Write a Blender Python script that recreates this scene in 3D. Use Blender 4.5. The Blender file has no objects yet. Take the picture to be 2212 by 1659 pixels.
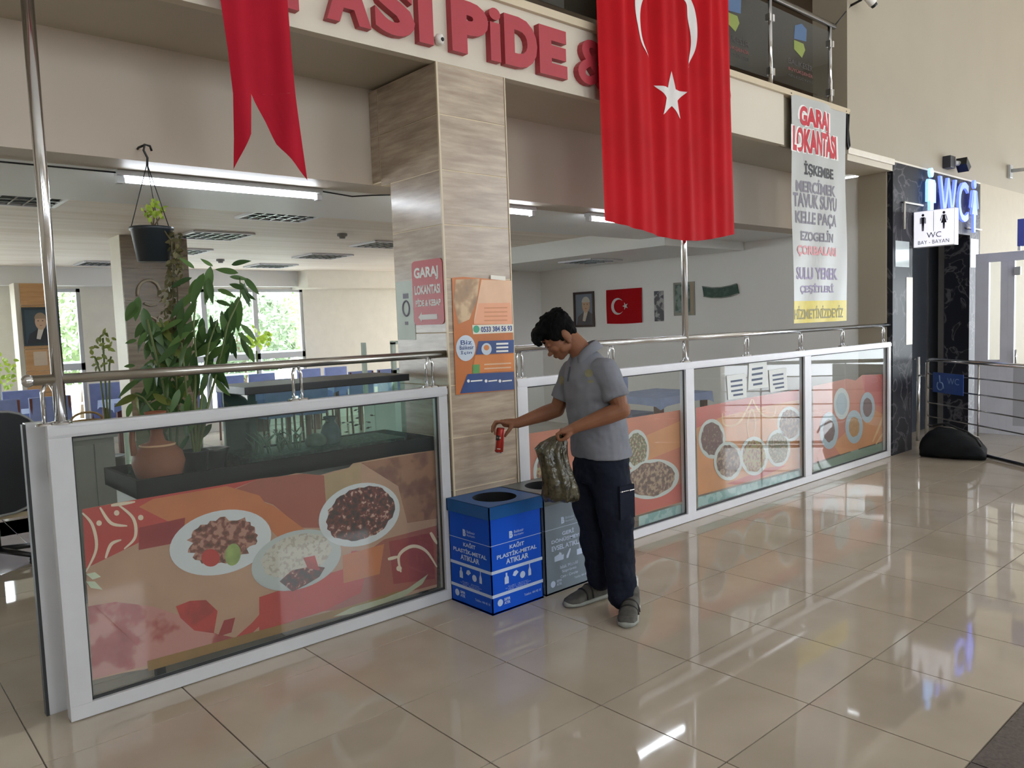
import bpy, bmesh, math, random
from mathutils import Vector, Matrix
random.seed(7)
SC = bpy.context.scene
COL = SC.collection

# ------------------------------------------------------------------ camera
IMW, IMH = 2212.0, 1659.0
FPX, YAW, PITCH, ROLL = 1686.99, math.radians(41.4969), math.radians(-4.4363), math.radians(-2.0530)
CAM = Vector((-0.5189, -3.6008, 1.5964))
_fw = Vector((math.sin(YAW)*math.cos(PITCH), math.cos(YAW)*math.cos(PITCH), math.sin(PITCH)))
_r0 = Vector((math.cos(YAW), -math.sin(YAW), 0))
_u0 = _r0.cross(_fw)
_rt = _r0*math.cos(ROLL) + _u0*math.sin(ROLL)
_up = _u0*math.cos(ROLL) - _r0*math.sin(ROLL)
cam_data = bpy.data.cameras.new('camera'); cam_data.sensor_width = 36.0; cam_data.lens = FPX/IMW*36.0
cam_data.clip_start = 0.05; cam_data.clip_end = 200
cam = bpy.data.objects.new('camera', cam_data); COL.objects.link(cam)
M = Matrix((( _rt.x, _up.x, -_fw.x, CAM.x), (_rt.y, _up.y, -_fw.y, CAM.y), (_rt.z, _up.z, -_fw.z, CAM.z), (0, 0, 0, 1)))
cam.matrix_world = M
SC.camera = cam

# ------------------------------------------------------------------ world, light, exposure
SC.view_settings.view_transform = 'Standard'; SC.view_settings.look = 'None'
SC.view_settings.gamma = 1.0; SC.view_settings.use_curve_mapping = False
SC.view_settings.exposure = 0.0
world = bpy.data.worlds.new('overcast_sky'); SC.world = world; world.use_nodes = True
bg = world.node_tree.nodes['Background']; bg.inputs[0].default_value = (0.88, 0.94, 1.0, 1); bg.inputs[1].default_value = 10.0
SC.cycles.max_bounces = 10; SC.cycles.diffuse_bounces = 5; SC.cycles.transparent_max_bounces = 24; SC.cycles.glossy_bounces = 4

def portal(loc, rot, sx, sy):      # guides the daylight sampling through a window opening
    l = bpy.data.lights.new('daylight_portal', 'AREA'); l.shape = 'RECTANGLE'; l.size = sx; l.size_y = sy
    l.cycles.is_portal = True
    o = bpy.data.objects.new('daylight_portal', l); COL.objects.link(o); o.location = loc; o.rotation_euler = rot

# ------------------------------------------------------------------ pixel helpers (a pixel gives a direction, a plane gives the distance)
def ray(px, py):
    return _fw + _rt*((px - IMW/2)/FPX) - _up*((py - IMH/2)/FPX)
def on(px, py, ax, v):
    d = ray(px, py); t = (v - CAM[ax])/d[ax]
    return CAM + d*t
def onY(px, py, y=0.0): return on(px, py, 1, y)
def onX(px, py, x): return on(px, py, 0, x)
def onZ(px, py, z=0.0): return on(px, py, 2, z)

# ------------------------------------------------------------------ object helpers
def tag(o, label=None, cat=None, group=None, kind=None):
    if label: o['label'] = label
    if cat: o['category'] = cat
    if group: o['group'] = group
    if kind: o['kind'] = kind
    return o
def empty(name, loc=(0, 0, 0), rz=0.0, label=None, cat=None, group=None, kind=None):
    o = bpy.data.objects.new(name, None); o.empty_display_size = 0.1
    COL.objects.link(o); o.location = loc; o.rotation_euler = (0, 0, rz)
    return tag(o, label, cat, group, kind)
def link_mesh(name, me, m=None, parent=None):
    o = bpy.data.objects.new(name, me); COL.objects.link(o)
    if m is not None and not me.materials: me.materials.append(m)
    if parent is not None:
        o.parent = parent
        o.matrix_parent_inverse = parent_inv(parent)
    return o
def parent_inv(p):
    mm = Matrix.Translation(p.location) @ p.rotation_euler.to_matrix().to_4x4() @ Matrix.Diagonal((*p.scale, 1))
    if p.parent is not None:
        mm = parent_inv(p.parent).inverted() @ p.matrix_parent_inverse @ mm if False else mm
    return mm.inverted()
def copy_tree(o, parent=None):
    c = o.copy(); COL.objects.link(c); c.parent = parent
    for ch in list(o.children): copy_tree(ch, c)
    return c

class MB:
    """collects geometry, builds one mesh object"""
    def __init__(s): s.v = []; s.f = []; s.sm = []
    def add(s, vs, fs, smooth=False):
        b = len(s.v); s.v += [tuple(x) for x in vs]
        for f in fs: s.f.append([b + i for i in f]); s.sm.append(smooth)
        return s
    def box(s, a, b, c=0.0):
        x0, x1 = sorted((a[0], b[0])); y0, y1 = sorted((a[1], b[1])); z0, z1 = sorted((a[2], b[2]))
        if c <= 0:
            vs = [(x, y, z) for x in (x0, x1) for y in (y0, y1) for z in (z0, z1)]
            return s.add(vs, [(0, 1, 3, 2), (4, 6, 7, 5), (0, 4, 5, 1), (2, 3, 7, 6), (0, 2, 6, 4), (1, 5, 7, 3)])
        bm = bmesh.new(); bmesh.ops.create_cube(bm, size=1)
        for v in bm.verts:
            v.co = Vector(((x0+x1)/2 + v.co.x*(x1-x0), (y0+y1)/2 + v.co.y*(y1-y0), (z0+z1)/2 + v.co.z*(z1-z0)))
        bmesh.ops.bevel(bm, geom=list(bm.edges), offset=c, segments=2, profile=0.7, affect='EDGES')
        return s.bm(bm)
    def bm(s, bm, smooth=False):
        bm.verts.index_update()
        s.add([v.co for v in bm.verts], [[v.index for v in f.verts] for f in bm.faces], smooth); bm.free(); return s
    def prism(s, pts, off):
        """polygon (3d points) extruded by vector off"""
        n = len(pts); off = Vector(off); p = [Vector(q) for q in pts]
        fs = [list(range(n)), list(range(2*n - 1, n - 1, -1))] + [(i, i + n, (i + 1) % n + n, (i + 1) % n) for i in range(n)]
        return s.add(p + [q + off for q in p], fs)
    def poly(s, pts): return s.add(pts, [list(range(len(pts)))])
    def tube(s, path, rad, n=10, cap=True):
        P = [Vector(p) for p in path]; R = rad if isinstance(rad, (list, tuple)) else [rad]*len(P)
        t0 = (P[1] - P[0]).normalized(); ref = Vector((0, 0, 1)) if abs(t0.z) < 0.9 else Vector((1, 0, 0))
        u = t0.cross(ref).normalized(); vs = []
        for i, p in enumerate(P):
            t = ((P[min(i+1, len(P)-1)] - P[max(i-1, 0)])).normalized()
            u = (u - t*u.dot(t)).normalized(); w = t.cross(u)
            for k in range(n):
                a = 2*math.pi*k/n; vs.append(p + (u*math.cos(a) + w*math.sin(a))*R[i])
        fs = [(i*n + k, i*n + (k+1) % n, (i+1)*n + (k+1) % n, (i+1)*n + k) for i in range(len(P)-1) for k in range(n)]
        s.add(vs, fs, True)
        if cap:
            b = len(s.v) - len(vs)
            s.f.append([b + k for k in range(n)][::-1]); s.sm.append(False)
            s.f.append([b + (len(P)-1)*n + k for k in range(n)]); s.sm.append(False)
        return s
    def lathe(s, prof, c=(0, 0, 0), n=24, axis=None):
        """profile [(r,z)...] about z through c"""
        vs = []; c = Vector(c)
        for r, z in prof:
            for k in range(n):
                a = 2*math.pi*k/n; vs.append(c + Vector((r*math.cos(a), r*math.sin(a), z)))
        fs = [(i*n + k, i*n + (k+1) % n, (i+1)*n + (k+1) % n, (i+1)*n + k) for i in range(len(prof)-1) for k in range(n)]
        return s.add(vs, fs, True)
    def ball(s, c, r, n=12, sc=(1, 1, 1)):
        prof = []; vs = []; fs = []
        for i in range(n + 1):
            th = math.pi*i/n
            for k in range(n*2):
                a = math.pi*k/n
                vs.append((c[0] + r*sc[0]*math.sin(th)*math.cos(a), c[1] + r*sc[1]*math.sin(th)*math.sin(a), c[2] + r*sc[2]*math.cos(th)))
        m = n*2
        for i in range(n):
            for k in range(m): fs.append((i*m + k, (i+1)*m + k, (i+1)*m + (k+1) % m, i*m + (k+1) % m))
        return s.add(vs, fs, True)
    def mesh(s, name):
        me = bpy.data.meshes.new(name); me.from_pydata(s.v, [], s.f)
        me.polygons.foreach_set('use_smooth', s.sm); me.validate(); me.update(); return me
    def build(s, name, m=None, parent=None): return link_mesh(name, s.mesh(name), m, parent)

def recalc(o):
    bm = bmesh.new(); bm.from_mesh(o.data); bmesh.ops.remove_doubles(bm, verts=bm.verts, dist=1e-6)
    bmesh.ops.recalc_face_normals(bm, faces=bm.faces); bm.to_mesh(o.data); bm.free(); return o

# ------------------------------------------------------------------ materials
def lin(c):
    if isinstance(c, str):
        c = c.lstrip('#'); c = [int(c[i:i+2], 16)/255 for i in (0, 2, 4)]
    return tuple((x/12.92 if x <= 0.04045 else ((x + 0.055)/1.055)**2.4) for x in c[:3]) + (1.0,)
MATS = {}
def nodes_of(name):
    m = bpy.data.materials.new(name); m.use_nodes = True; nt = m.node_tree
    b = nt.nodes['Principled BSDF']; return m, nt, b
def mat(name, col, rough=0.5, metal=0.0, spec=0.5, var=0.0, scale=8.0, stretch=None, bump=0.0, bscale=60.0, emit=0.0, emitcol=None, coat=0.0, objvar=0.0, trans=0.0):
    """principled surface with a faint procedural colour variation and fine relief"""
    if name in MATS: return MATS[name]
    m, nt, b = nodes_of(name); N = nt.nodes; L = nt.links
    b.inputs['Roughness'].default_value = rough; b.inputs['Metallic'].default_value = metal
    b.inputs['Specular IOR Level'].default_value = spec
    if coat: b.inputs['Coat Weight'].default_value = coat; b.inputs['Coat Roughness'].default_value = 0.05
    c = lin(col)
    tc = N.new('ShaderNodeTexCoord'); mp = N.new('ShaderNodeMapping'); L.new(tc.outputs['Object'], mp.inputs[0])
    if stretch: mp.inputs['Scale'].default_value = stretch
    nz = N.new('ShaderNodeTexNoise'); nz.inputs['Scale'].default_value = scale; nz.inputs['Detail'].default_value = 4
    L.new(mp.outputs[0], nz.inputs['Vector'])
    rmp = N.new('ShaderNodeValToRGB'); v = var if var else 0.03
    rmp.color_ramp.elements[0].position = 0.3; rmp.color_ramp.elements[1].position = 0.7
    rmp.color_ramp.elements[0].color = tuple(max(0, x*(1 - v)) for x in c[:3]) + (1,)
    rmp.color_ramp.elements[1].color = tuple(min(1, x*(1 + v)) for x in c[:3]) + (1,)
    L.new(nz.outputs['Fac'], rmp.inputs[0]); out = rmp.outputs[0]
    if objvar:
        oi = N.new('ShaderNodeObjectInfo'); hs = N.new('ShaderNodeHueSaturation'); mr = N.new('ShaderNodeMapRange')
        mr.inputs['To Min'].default_value = 1 - objvar; mr.inputs['To Max'].default_value = 1 + objvar
        L.new(oi.outputs['Random'], mr.inputs[0]); L.new(mr.outputs[0], hs.inputs['Value']); L.new(out, hs.inputs['Color']); out = hs.outputs[0]
    L.new(out, b.inputs['Base Color'])
    if bump:
        n2 = N.new('ShaderNodeTexNoise'); n2.inputs['Scale'].default_value = bscale; n2.inputs['Detail'].default_value = 3
        L.new(mp.outputs[0], n2.inputs['Vector'])
        bp = N.new('ShaderNodeBump'); bp.inputs['Strength'].default_value = bump; bp.inputs['Distance'].default_value = 0.01
        L.new(n2.outputs['Fac'], bp.inputs['Height']); L.new(bp.outputs[0], b.inputs['Normal'])
    if emit:
        b.inputs['Emission Color'].default_value = lin(emitcol or col); b.inputs['Emission Strength'].default_value = emit
    if trans:
        b.inputs['Transmission Weight'].default_value = trans
    MATS[name] = m; return m
def glass(name, tint=(0.93, 0.97, 0.95), rough=0.02, fres=1.45, haze=0.0, hazecol='#c8d2d0'):
    """pane: see-through with a Fresnel reflection, optional milky film"""
    if name in MATS: return MATS[name]
    m = bpy.data.materials.new(name); m.use_nodes = True; nt = m.node_tree; N = nt.nodes; L = nt.links
    for n in list(N): N.remove(n)
    out = N.new('ShaderNodeOutputMaterial'); tr = N.new('ShaderNodeBsdfTransparent'); gl = N.new('ShaderNodeBsdfGlossy')
    tr.inputs[0].default_value = (*tint, 1); gl.inputs['Roughness'].default_value = rough
    fr = N.new('ShaderNodeFresnel'); fr.inputs[0].default_value = fres; mx = N.new('ShaderNodeMixShader')
    ge = N.new('ShaderNodeNewGeometry'); sb = N.new('ShaderNodeMath'); sb.operation = 'SUBTRACT'; sb.inputs[0].default_value = 1.0; L.new(ge.outputs['Backfacing'], sb.inputs[1])
    ml = N.new('ShaderNodeMath'); ml.operation = 'MULTIPLY'; L.new(fr.outputs[0], ml.inputs[0]); L.new(sb.outputs[0], ml.inputs[1])
    L.new(ml.outputs[0], mx.inputs[0]); L.new(tr.outputs[0], mx.inputs[1]); L.new(gl.outputs[0], mx.inputs[2])
    last = mx
    if haze:
        df = N.new('ShaderNodeBsdfDiffuse'); df.inputs[0].default_value = lin(hazecol); m2 = N.new('ShaderNodeMixShader')
        nz = N.new('ShaderNodeTexNoise'); nz.inputs['Scale'].default_value = 3; mr = N.new('ShaderNodeMapRange')
        mr.inputs['To Min'].default_value = haze*0.7; mr.inputs['To Max'].default_value = haze*1.3
        L.new(nz.outputs['Fac'], mr.inputs[0]); L.new(mr.outputs[0], m2.inputs[0]); L.new(mx.outputs[0], m2.inputs[1]); L.new(df.outputs[0], m2.inputs[2]); last = m2
    L.new(last.outputs[0], out.inputs[0]); MATS[name] = m; return m
def spots(name, base, dots, scale=40, thr=0.55, rough=0.5, third=None, stretch=None, soft=0.04):
    """two or three colour blotches: printed food, foliage seen in print, veined stone"""
    if name in MATS: return MATS[name]
    m, nt, b = nodes_of(name); N = nt.nodes; L = nt.links; b.inputs['Roughness'].default_value = rough
    tc = N.new('ShaderNodeTexCoord'); mp = N.new('ShaderNodeMapping'); L.new(tc.outputs['Object'], mp.inputs[0])
    if stretch: mp.inputs['Scale'].default_value = stretch
    nz = N.new('ShaderNodeTexNoise'); nz.inputs['Scale'].default_value = scale; nz.inputs['Detail'].default_value = 3
    L.new(mp.outputs[0], nz.inputs['Vector'])
    r = N.new('ShaderNodeValToRGB'); e = r.color_ramp.elements
    e[0].position = max(0, thr - soft); e[0].color = lin(base); e[1].position = min(1, thr + soft); e[1].color = lin(dots)
    if third:
        k = e.new(max(0.0, thr - 0.17)); k.color = lin(base); e[0].position = max(0, thr - 0.22); e[0].color = lin(third)
    L.new(nz.outputs['Fac'], r.inputs[0]); L.new(r.outputs[0], b.inputs['Base Color']); MATS[name] = m; return m

WHITE = mat('white_paint', '#e9e6df', 0.5, bump=0.03)
ALU = mat('white_aluminium', '#dadbe1', 0.35, bump=0.02, bscale=30)
ALU_SHADED = mat('shaded_white_aluminium', '#c0c1c4', 0.35, bump=0.02, bscale=30)  # same white aluminium, greyed to paint in the shade on the left
ALUG = mat('grey_aluminium', '#b9bbbd', 0.35, 0.2)
STEEL = mat('polished_steel', '#d8d8da', 0.16, 1.0)
STEELD = mat('brushed_steel', '#a8a49c', 0.28, 1.0)
BLACK = mat('black_plastic', '#17191b', 0.4)
RUBBER = mat('dark_gasket', '#2b2d2f', 0.6)
CREAM = mat('cream_paint', '#cfc6b6', 0.6, var=0.02, scale=1.5, bump=0.02, bscale=90)
BEIGE = mat('beige_plaster', '#a39987', 0.65, var=0.03, scale=1.2, bump=0.03, bscale=120)
GREYP = mat('grey_gloss_paint', '#e0e1df', 0.42, var=0.02, scale=1.0)
SOFFIT = mat('soffit_paint', '#b9b0a0', 0.4, var=0.03, scale=1.0)
WALLW = mat('white_wall_paint', '#efeeeb', 0.5, var=0.02, scale=1.0)
GROUT = mat('grout', '#5d4c39', 0.8)
TRIMC = mat('cream_corner_trim', '#cbbca2', 0.35)
GLASS = glass('clear_glass', (0.97, 0.985, 0.98))
GLASSG = glass('green_edge_glass', (0.952, 0.966, 0.961), haze=0.03)

def text(body, m, parent, name, origin, U, V, box, n_off=0.001, extrude=0.0, bold=0.0, shear=0.0, fit='both', align='c', space=1.0):
    """lettering: mesh text fitted into box=(u0,u1,v0,v1) on the plane origin+u*U+v*V"""
    cu = bpy.data.curves.new('lettering', 'FONT'); cu.body = body; cu.extrude = 0; cu.offset = bold; cu.shear = shear; cu.space_character = space
    cu.resolution_u = 4; cu.align_x = 'CENTER'
    to = bpy.data.objects.new('lettering_tmp', cu); COL.objects.link(to)
    dg = bpy.context.evaluated_depsgraph_get(); me = bpy.data.meshes.new_from_object(to.evaluated_get(dg))
    bpy.data.objects.remove(to); bpy.data.curves.remove(cu)
    U = Vector(U).normalized(); V = Vector(V).normalized(); Nn = U.cross(V).normalized(); O = Vector(origin)
    xs = [v.co.x for v in me.vertices]; ys = [v.co.y for v in me.vertices]
    if not xs: return None
    x0, x1, y0, y1 = min(xs), max(xs), min(ys), max(ys); u0, u1, v0, v1 = box
    sx = (u1 - u0)/max(1e-6, x1 - x0); sy = (v1 - v0)/max(1e-6, y1 - y0)
    if fit == 'h': sx = sy
    if fit == 'w': sy = sx
    cx = (u0 + u1)/2 if align == 'c' else None
    bm = bmesh.new(); bm.from_mesh(me); bpy.data.meshes.remove(me)
    for v in bm.verts:
        uu = (v.co.x - (x0 + x1)/2)*sx + (u0 + u1)/2 if align == 'c' else (v.co.x - x0)*sx + u0
        vv = (v.co.y - (y0 + y1)/2)*sy + (v0 + v1)/2
        v.co = O + U*uu + V*vv + Nn*n_off
    bmesh.ops.recalc_face_normals(bm, faces=bm.faces)
    for f in bm.faces:
        if f.normal.dot(Nn) < 0: f.normal_flip()
    if extrude > 0:
        r = bmesh.ops.extrude_face_region(bm, geom=list(bm.faces))
        for v in [g for g in r['geom'] if isinstance(g, bmesh.types.BMVert)]: v.co += Nn*extrude
        bmesh.ops.recalc_face_normals(bm, faces=bm.faces)
    for f in bm.faces: f.smooth = False
    me = bpy.data.meshes.new(name); bm.to_mesh(me); bm.free()
    return link_mesh(name, me, m, parent)
# ------------------------------------------------------------------ the setting: floor
def floor_mat():
    m, nt, b = nodes_of('polished_porcelain'); N = nt.nodes; L = nt.links
    tc = N.new('ShaderNodeTexCoord'); geo = N.new('ShaderNodeNewGeometry')
    nz = N.new('ShaderNodeTexNoise'); nz.inputs['Scale'].default_value = 1.7; nz.inputs['Detail'].default_value = 6
    L.new(geo.outputs['Position'], nz.inputs['Vector'])
    r = N.new('ShaderNodeValToRGB'); r.color_ramp.elements[0].position = 0.3; r.color_ramp.elements[1].position = 0.72
    r.color_ramp.elements[0].color = lin('#a89c8c'); r.color_ramp.elements[1].color = lin('#b9ae9f')
    L.new(nz.outputs['Fac'], r.inputs[0])
    oi = N.new('ShaderNodeObjectInfo'); hs = N.new('ShaderNodeHueSaturation'); mr = N.new('ShaderNodeMapRange')
    mr.inputs['To Min'].default_value = 0.95; mr.inputs['To Max'].default_value = 1.05
    L.new(oi.outputs['Random'], mr.inputs[0]); L.new(mr.outputs[0], hs.inputs['Value']); L.new(r.outputs[0], hs.inputs['Color'])
    L.new(hs.outputs[0], b.inputs['Base Color'])
    b.inputs['Roughness'].default_value = 0.07; b.inputs['Specular IOR Level'].default_value = 0.75
    n2 = N.new('ShaderNodeTexNoise'); n2.inputs['Scale'].default_value = 7; n2.inputs['Detail'].default_value = 5
    L.new(geo.outputs['Position'], n2.inputs['Vector'])
    m2 = N.new('ShaderNodeMapRange'); m2.inputs['To Min'].default_value = 0.015; m2.inputs['To Max'].default_value = 0.075
    L.new(n2.outputs['Fac'], m2.inputs[0]); L.new(m2.outputs[0], b.inputs['Roughness'])
    bp = N.new('ShaderNodeBump'); bp.inputs['Strength'].default_value = 0.004; bp.inputs['Distance'].default_value = 0.02
    L.new(n2.outputs['Fac'], bp.inputs['Height']); L.new(bp.outputs[0], b.inputs['Normal'])
    MATS['tile'] = m; return m
TILE = floor_mat()
def base_floor_mat():
    m, nt, b = nodes_of('tiled_floor_beyond'); N = nt.nodes; L = nt.links
    geo = N.new('ShaderNodeNewGeometry'); br = N.new('ShaderNodeTexBrick'); mp = N.new('ShaderNodeMapping')
    mp.inputs['Location'].default_value = (0, -0.335, 0); L.new(geo.outputs['Position'], mp.inputs[0]); L.new(mp.outputs[0], br.inputs['Vector'])
    br.offset = 0; br.inputs['Scale'].default_value = 1.0; br.inputs['Brick Width'].default_value = 0.6; br.inputs['Row Height'].default_value = 0.6
    br.inputs['Mortar Size'].default_value = 0.003; br.inputs['Color1'].default_value = lin('#b3a899'); br.inputs['Color2'].default_value = lin('#aa9f90'); br.inputs['Mortar'].default_value = lin('#42352a')
    L.new(br.outputs[0], b.inputs['Base Color']); b.inputs['Roughness'].default_value = 0.08; b.inputs['Specular IOR Level'].default_value = 0.6
    return m
fl = MB().box((-8, -10, -0.15), (18, 9.4, -0.006)).build('floor', base_floor_mat()); tag(fl, kind='structure')
g = 0.003
tile_me = MB().box((g, g, -0.012), (0.6 - g, 0.6 - g, 0.0), 0).mesh('tile'); tile_me.materials.append(TILE)
def add_tile(i, j):
    o = bpy.data.objects.new('tile', tile_me); COL.objects.link(o); o.parent = fl; o.location = (0.6*i, 0.335 - 0.6*j, 0)
for i in range(-1, 18):
    for j in range(0, 6): add_tile(i, j)          # rows from just behind the glass to the dark band
for i in range(-1, 4):
    for j in range(-6, 0): add_tile(i, j)         # through the open gateway
for i in range(6, 13):
    for j in range(-3, 0): add_tile(i, j)
# lining floor under the rest so no gap shows between tiles and base
dark = mat('dark_granite', '#4a4346', 0.1, spec=0.6, var=0.25, scale=60)
d0 = MB()
for i in range(-1, 18): d0 = MB().box((0.6*i + g, -3.265 + g, -0.012), (0.6*i + 0.6 - g, -2.665 - g, 0)).build('tile', dark, fl)
tag(MB().box((-8, -9.9, -0.006), (18, -3.267, 0.0)).build('floor_outer', TILE), kind='structure')
tag(MB().box((-8, 0.937 + 0.6*5, -0.006), (17.9, 9.3, 0.0)).build('floor_dining', base_floor_mat()), kind='structure')
tag(MB().box((-8, -3.267, -0.006), (-0.602, 3.93, 0.0)).build('floor_gateway', base_floor_mat()), kind='structure')
tag(MB().box((1.802, 0.937, -0.006), (3.598, 3.93, 0.0)).build('floor_counter', base_floor_mat()), kind='structure')
tag(MB().box((7.802, 0.937, -0.006), (17.9, 3.93, 0.0)).build('floor_side', base_floor_mat()), kind='structure')
tag(MB().box((10.802, -3.267, -0.006), (17.9, 0.935, 0.0)).build('floor_entry', base_floor_mat()), kind='structure')
tag(MB().box((3.6, 2.737, -0.006), (7.8, 3.93, 0.0)).build('floor_middle', base_floor_mat()), kind='structure')

# ------------------------------------------------------------------ the setting: hall shell
SL = 3.07; ST = 3.50           # slab underside and top
tag(MB().box((-8, -10, 7.5), (18, 3, 7.6)).build('ceiling', WHITE), kind='structure')
wb = MB()                      # hall wall behind the viewer; unseen high windows added and sized for the light
HW = [(-4.0, -1.6), (1.0, 3.2), (5.5, 7.5), (10.5, 12.5)]
ed = [-8] + [e for w in HW for e in w] + [18]
for a, b_ in zip(ed[0::2], ed[1::2]): wb.box((a, -10, 0), (b_, -9.8, 7.5))
for a, b_ in HW:
    wb.box((a, -10, 0), (b_, -9.8, 2.4)); wb.box((a, -10, 5.2), (b_, -9.8, 7.5)); portal(((a + b_)/2, -9.75, 3.8), (-math.pi/2, 0, 0), b_ - a, 2.8)
tag(wb.build('wall_back', CREAM), kind='structure')
tag(MB().box((-8.2, -10, 0), (-8, 9.4, 7.5)).build('wall_left', CREAM), kind='structure')
tag(MB().box((18, -10, 3.4), (18.2, 0.35, 7.5)).box((18, -10, 0), (18.2, -8.6, 3.4)).box((18, -1.2, 0), (18.2, 0.35, 3.4)).build('wall_right_end', CREAM), kind='structure')
portal((17.9, -4.9, 1.7), (0, math.pi/2, 0), 3.4, 7.4)

# slab edge over the shopfront: fascia, soffit, upper floor
tag(MB().box((-8, 0.0, SL), (5.95, 0.06, ST)).build('wall_fascia', CREAM), kind='structure')
tag(MB().box((-8, 0.06, SL + 0.02), (8.2, 0.72, ST)).build('ceiling_soffit', SOFFIT), kind='structure')
tag(MB().box((5.95, 0.035, SL), (7.15, 0.06, ST)).build('wall_fascia_recess', BEIGE), kind='structure')
tag(MB().box((-8, -0.03, ST), (7.15, 0.12, ST + 0.05), 0.004).build('trim_1', TRIMC), kind='structure')
tag(MB().box((-8, 0.72, 2.5), (8.2, 1.0, ST)).build('wall_beam', mat('beam_paint', '#b9ac9c', 0.5, var=0.02, scale=1.2)), kind='structure')
tag(MB().box((-8, 1.0, 2.5), (8.2, 2.15, 2.56)).build('ceiling_strip', GREYP), kind='structure')
tag(MB().box((-8, 0.12, ST), (7.15, 3.0, ST + 0.02)).build('floor_upper', SOFFIT), kind='structure')
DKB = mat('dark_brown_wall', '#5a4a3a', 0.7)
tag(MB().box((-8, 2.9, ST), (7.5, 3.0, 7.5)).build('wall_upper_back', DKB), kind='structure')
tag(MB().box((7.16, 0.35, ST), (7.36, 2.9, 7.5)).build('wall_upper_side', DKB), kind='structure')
# upper hall wall to the right
tag(MB().box((7.15, 0.0, 3.19), (18, 0.35, 7.5)).build('wall_upper', BEIGE), kind='structure')
tag(MB().box((7.15, 0.0, SL), (8.19, 0.35, 3.13)).build('wall_upper_edge', CREAM), kind='structure')
tag(MB().box((7.12, -0.025, 3.13), (8.19, 0.35, 3.19), 0.004).build('trim_2', mat('white_trim', '#e6dfd2', 0.4)), kind='structure')
tag(MB().box((10.86, 0.0, 0), (18, 0.35, 3.19)).build('wall_entry', mat('light_cream_paint', '#b5aa94', 0.6)), kind='structure')
tag(MB().box((8.19, 0.0, 3.17), (10.86, 0.06, 3.19)).build('trim_3', mat('white_trim', '#e6dfd2', 0.4)), kind='structure')

# ------------------------------------------------------------------ dining room shell
WINZ0, WINZ1, YB = 0.32, 2.33, 9.2
def cream_ceiling():
    m, nt, b = nodes_of('cream_ceiling_boards'); N = nt.nodes; L = nt.links
    geo = N.new('ShaderNodeNewGeometry'); mp = N.new('ShaderNodeMapping'); mp.inputs['Scale'].default_value = (0.25, 5, 1)
    nz = N.new('ShaderNodeTexNoise'); nz.inputs['Scale'].default_value = 1.5; nz.inputs['Detail'].default_value = 3
    L.new(geo.outputs['Position'], mp.inputs[0]); L.new(mp.outputs[0], nz.inputs['Vector'])
    r = N.new('ShaderNodeValToRGB'); r.color_ramp.elements[0].color = lin('#e0d5c6'); r.color_ramp.elements[1].color = lin('#f0e8de')
    r.color_ramp.elements[0].position = 0.35; r.color_ramp.elements[1].position = 0.65
    L.new(nz.outputs['Fac'], r.inputs[0]); L.new(r.outputs[0], b.inputs['Base Color']); b.inputs['Roughness'].default_value = 0.55
    return m
CEILM = cream_ceiling()
tag(MB().box((-8, 2.15, 2.62), (11, 9.4, 2.70)).build('ceiling_dining', CEILM), kind='structure')
tag(MB().box((6.6, 1.8, 2.40), (8.19, 5.5, 2.5)).box((6.6, 2.15, 2.5), (8.19, 5.5, 2.62)).build('ceiling_drop', GREYP), kind='structure')
tag(MB().box((8.2, 0.35, 0), (8.4, 5.5, 3.07)).build('wall_right', WALLW), kind='structure')
tag(MB().box((8.17, 0.06, 0), (8.26, 0.36, SL)).build('wall_right_return', BEIGE), kind='structure')
tag(MB().box((6.4, 5.48, 0), (8.4, 5.6, 2.62)).build('wall_kitchen', WALLW), kind='structure')
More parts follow.
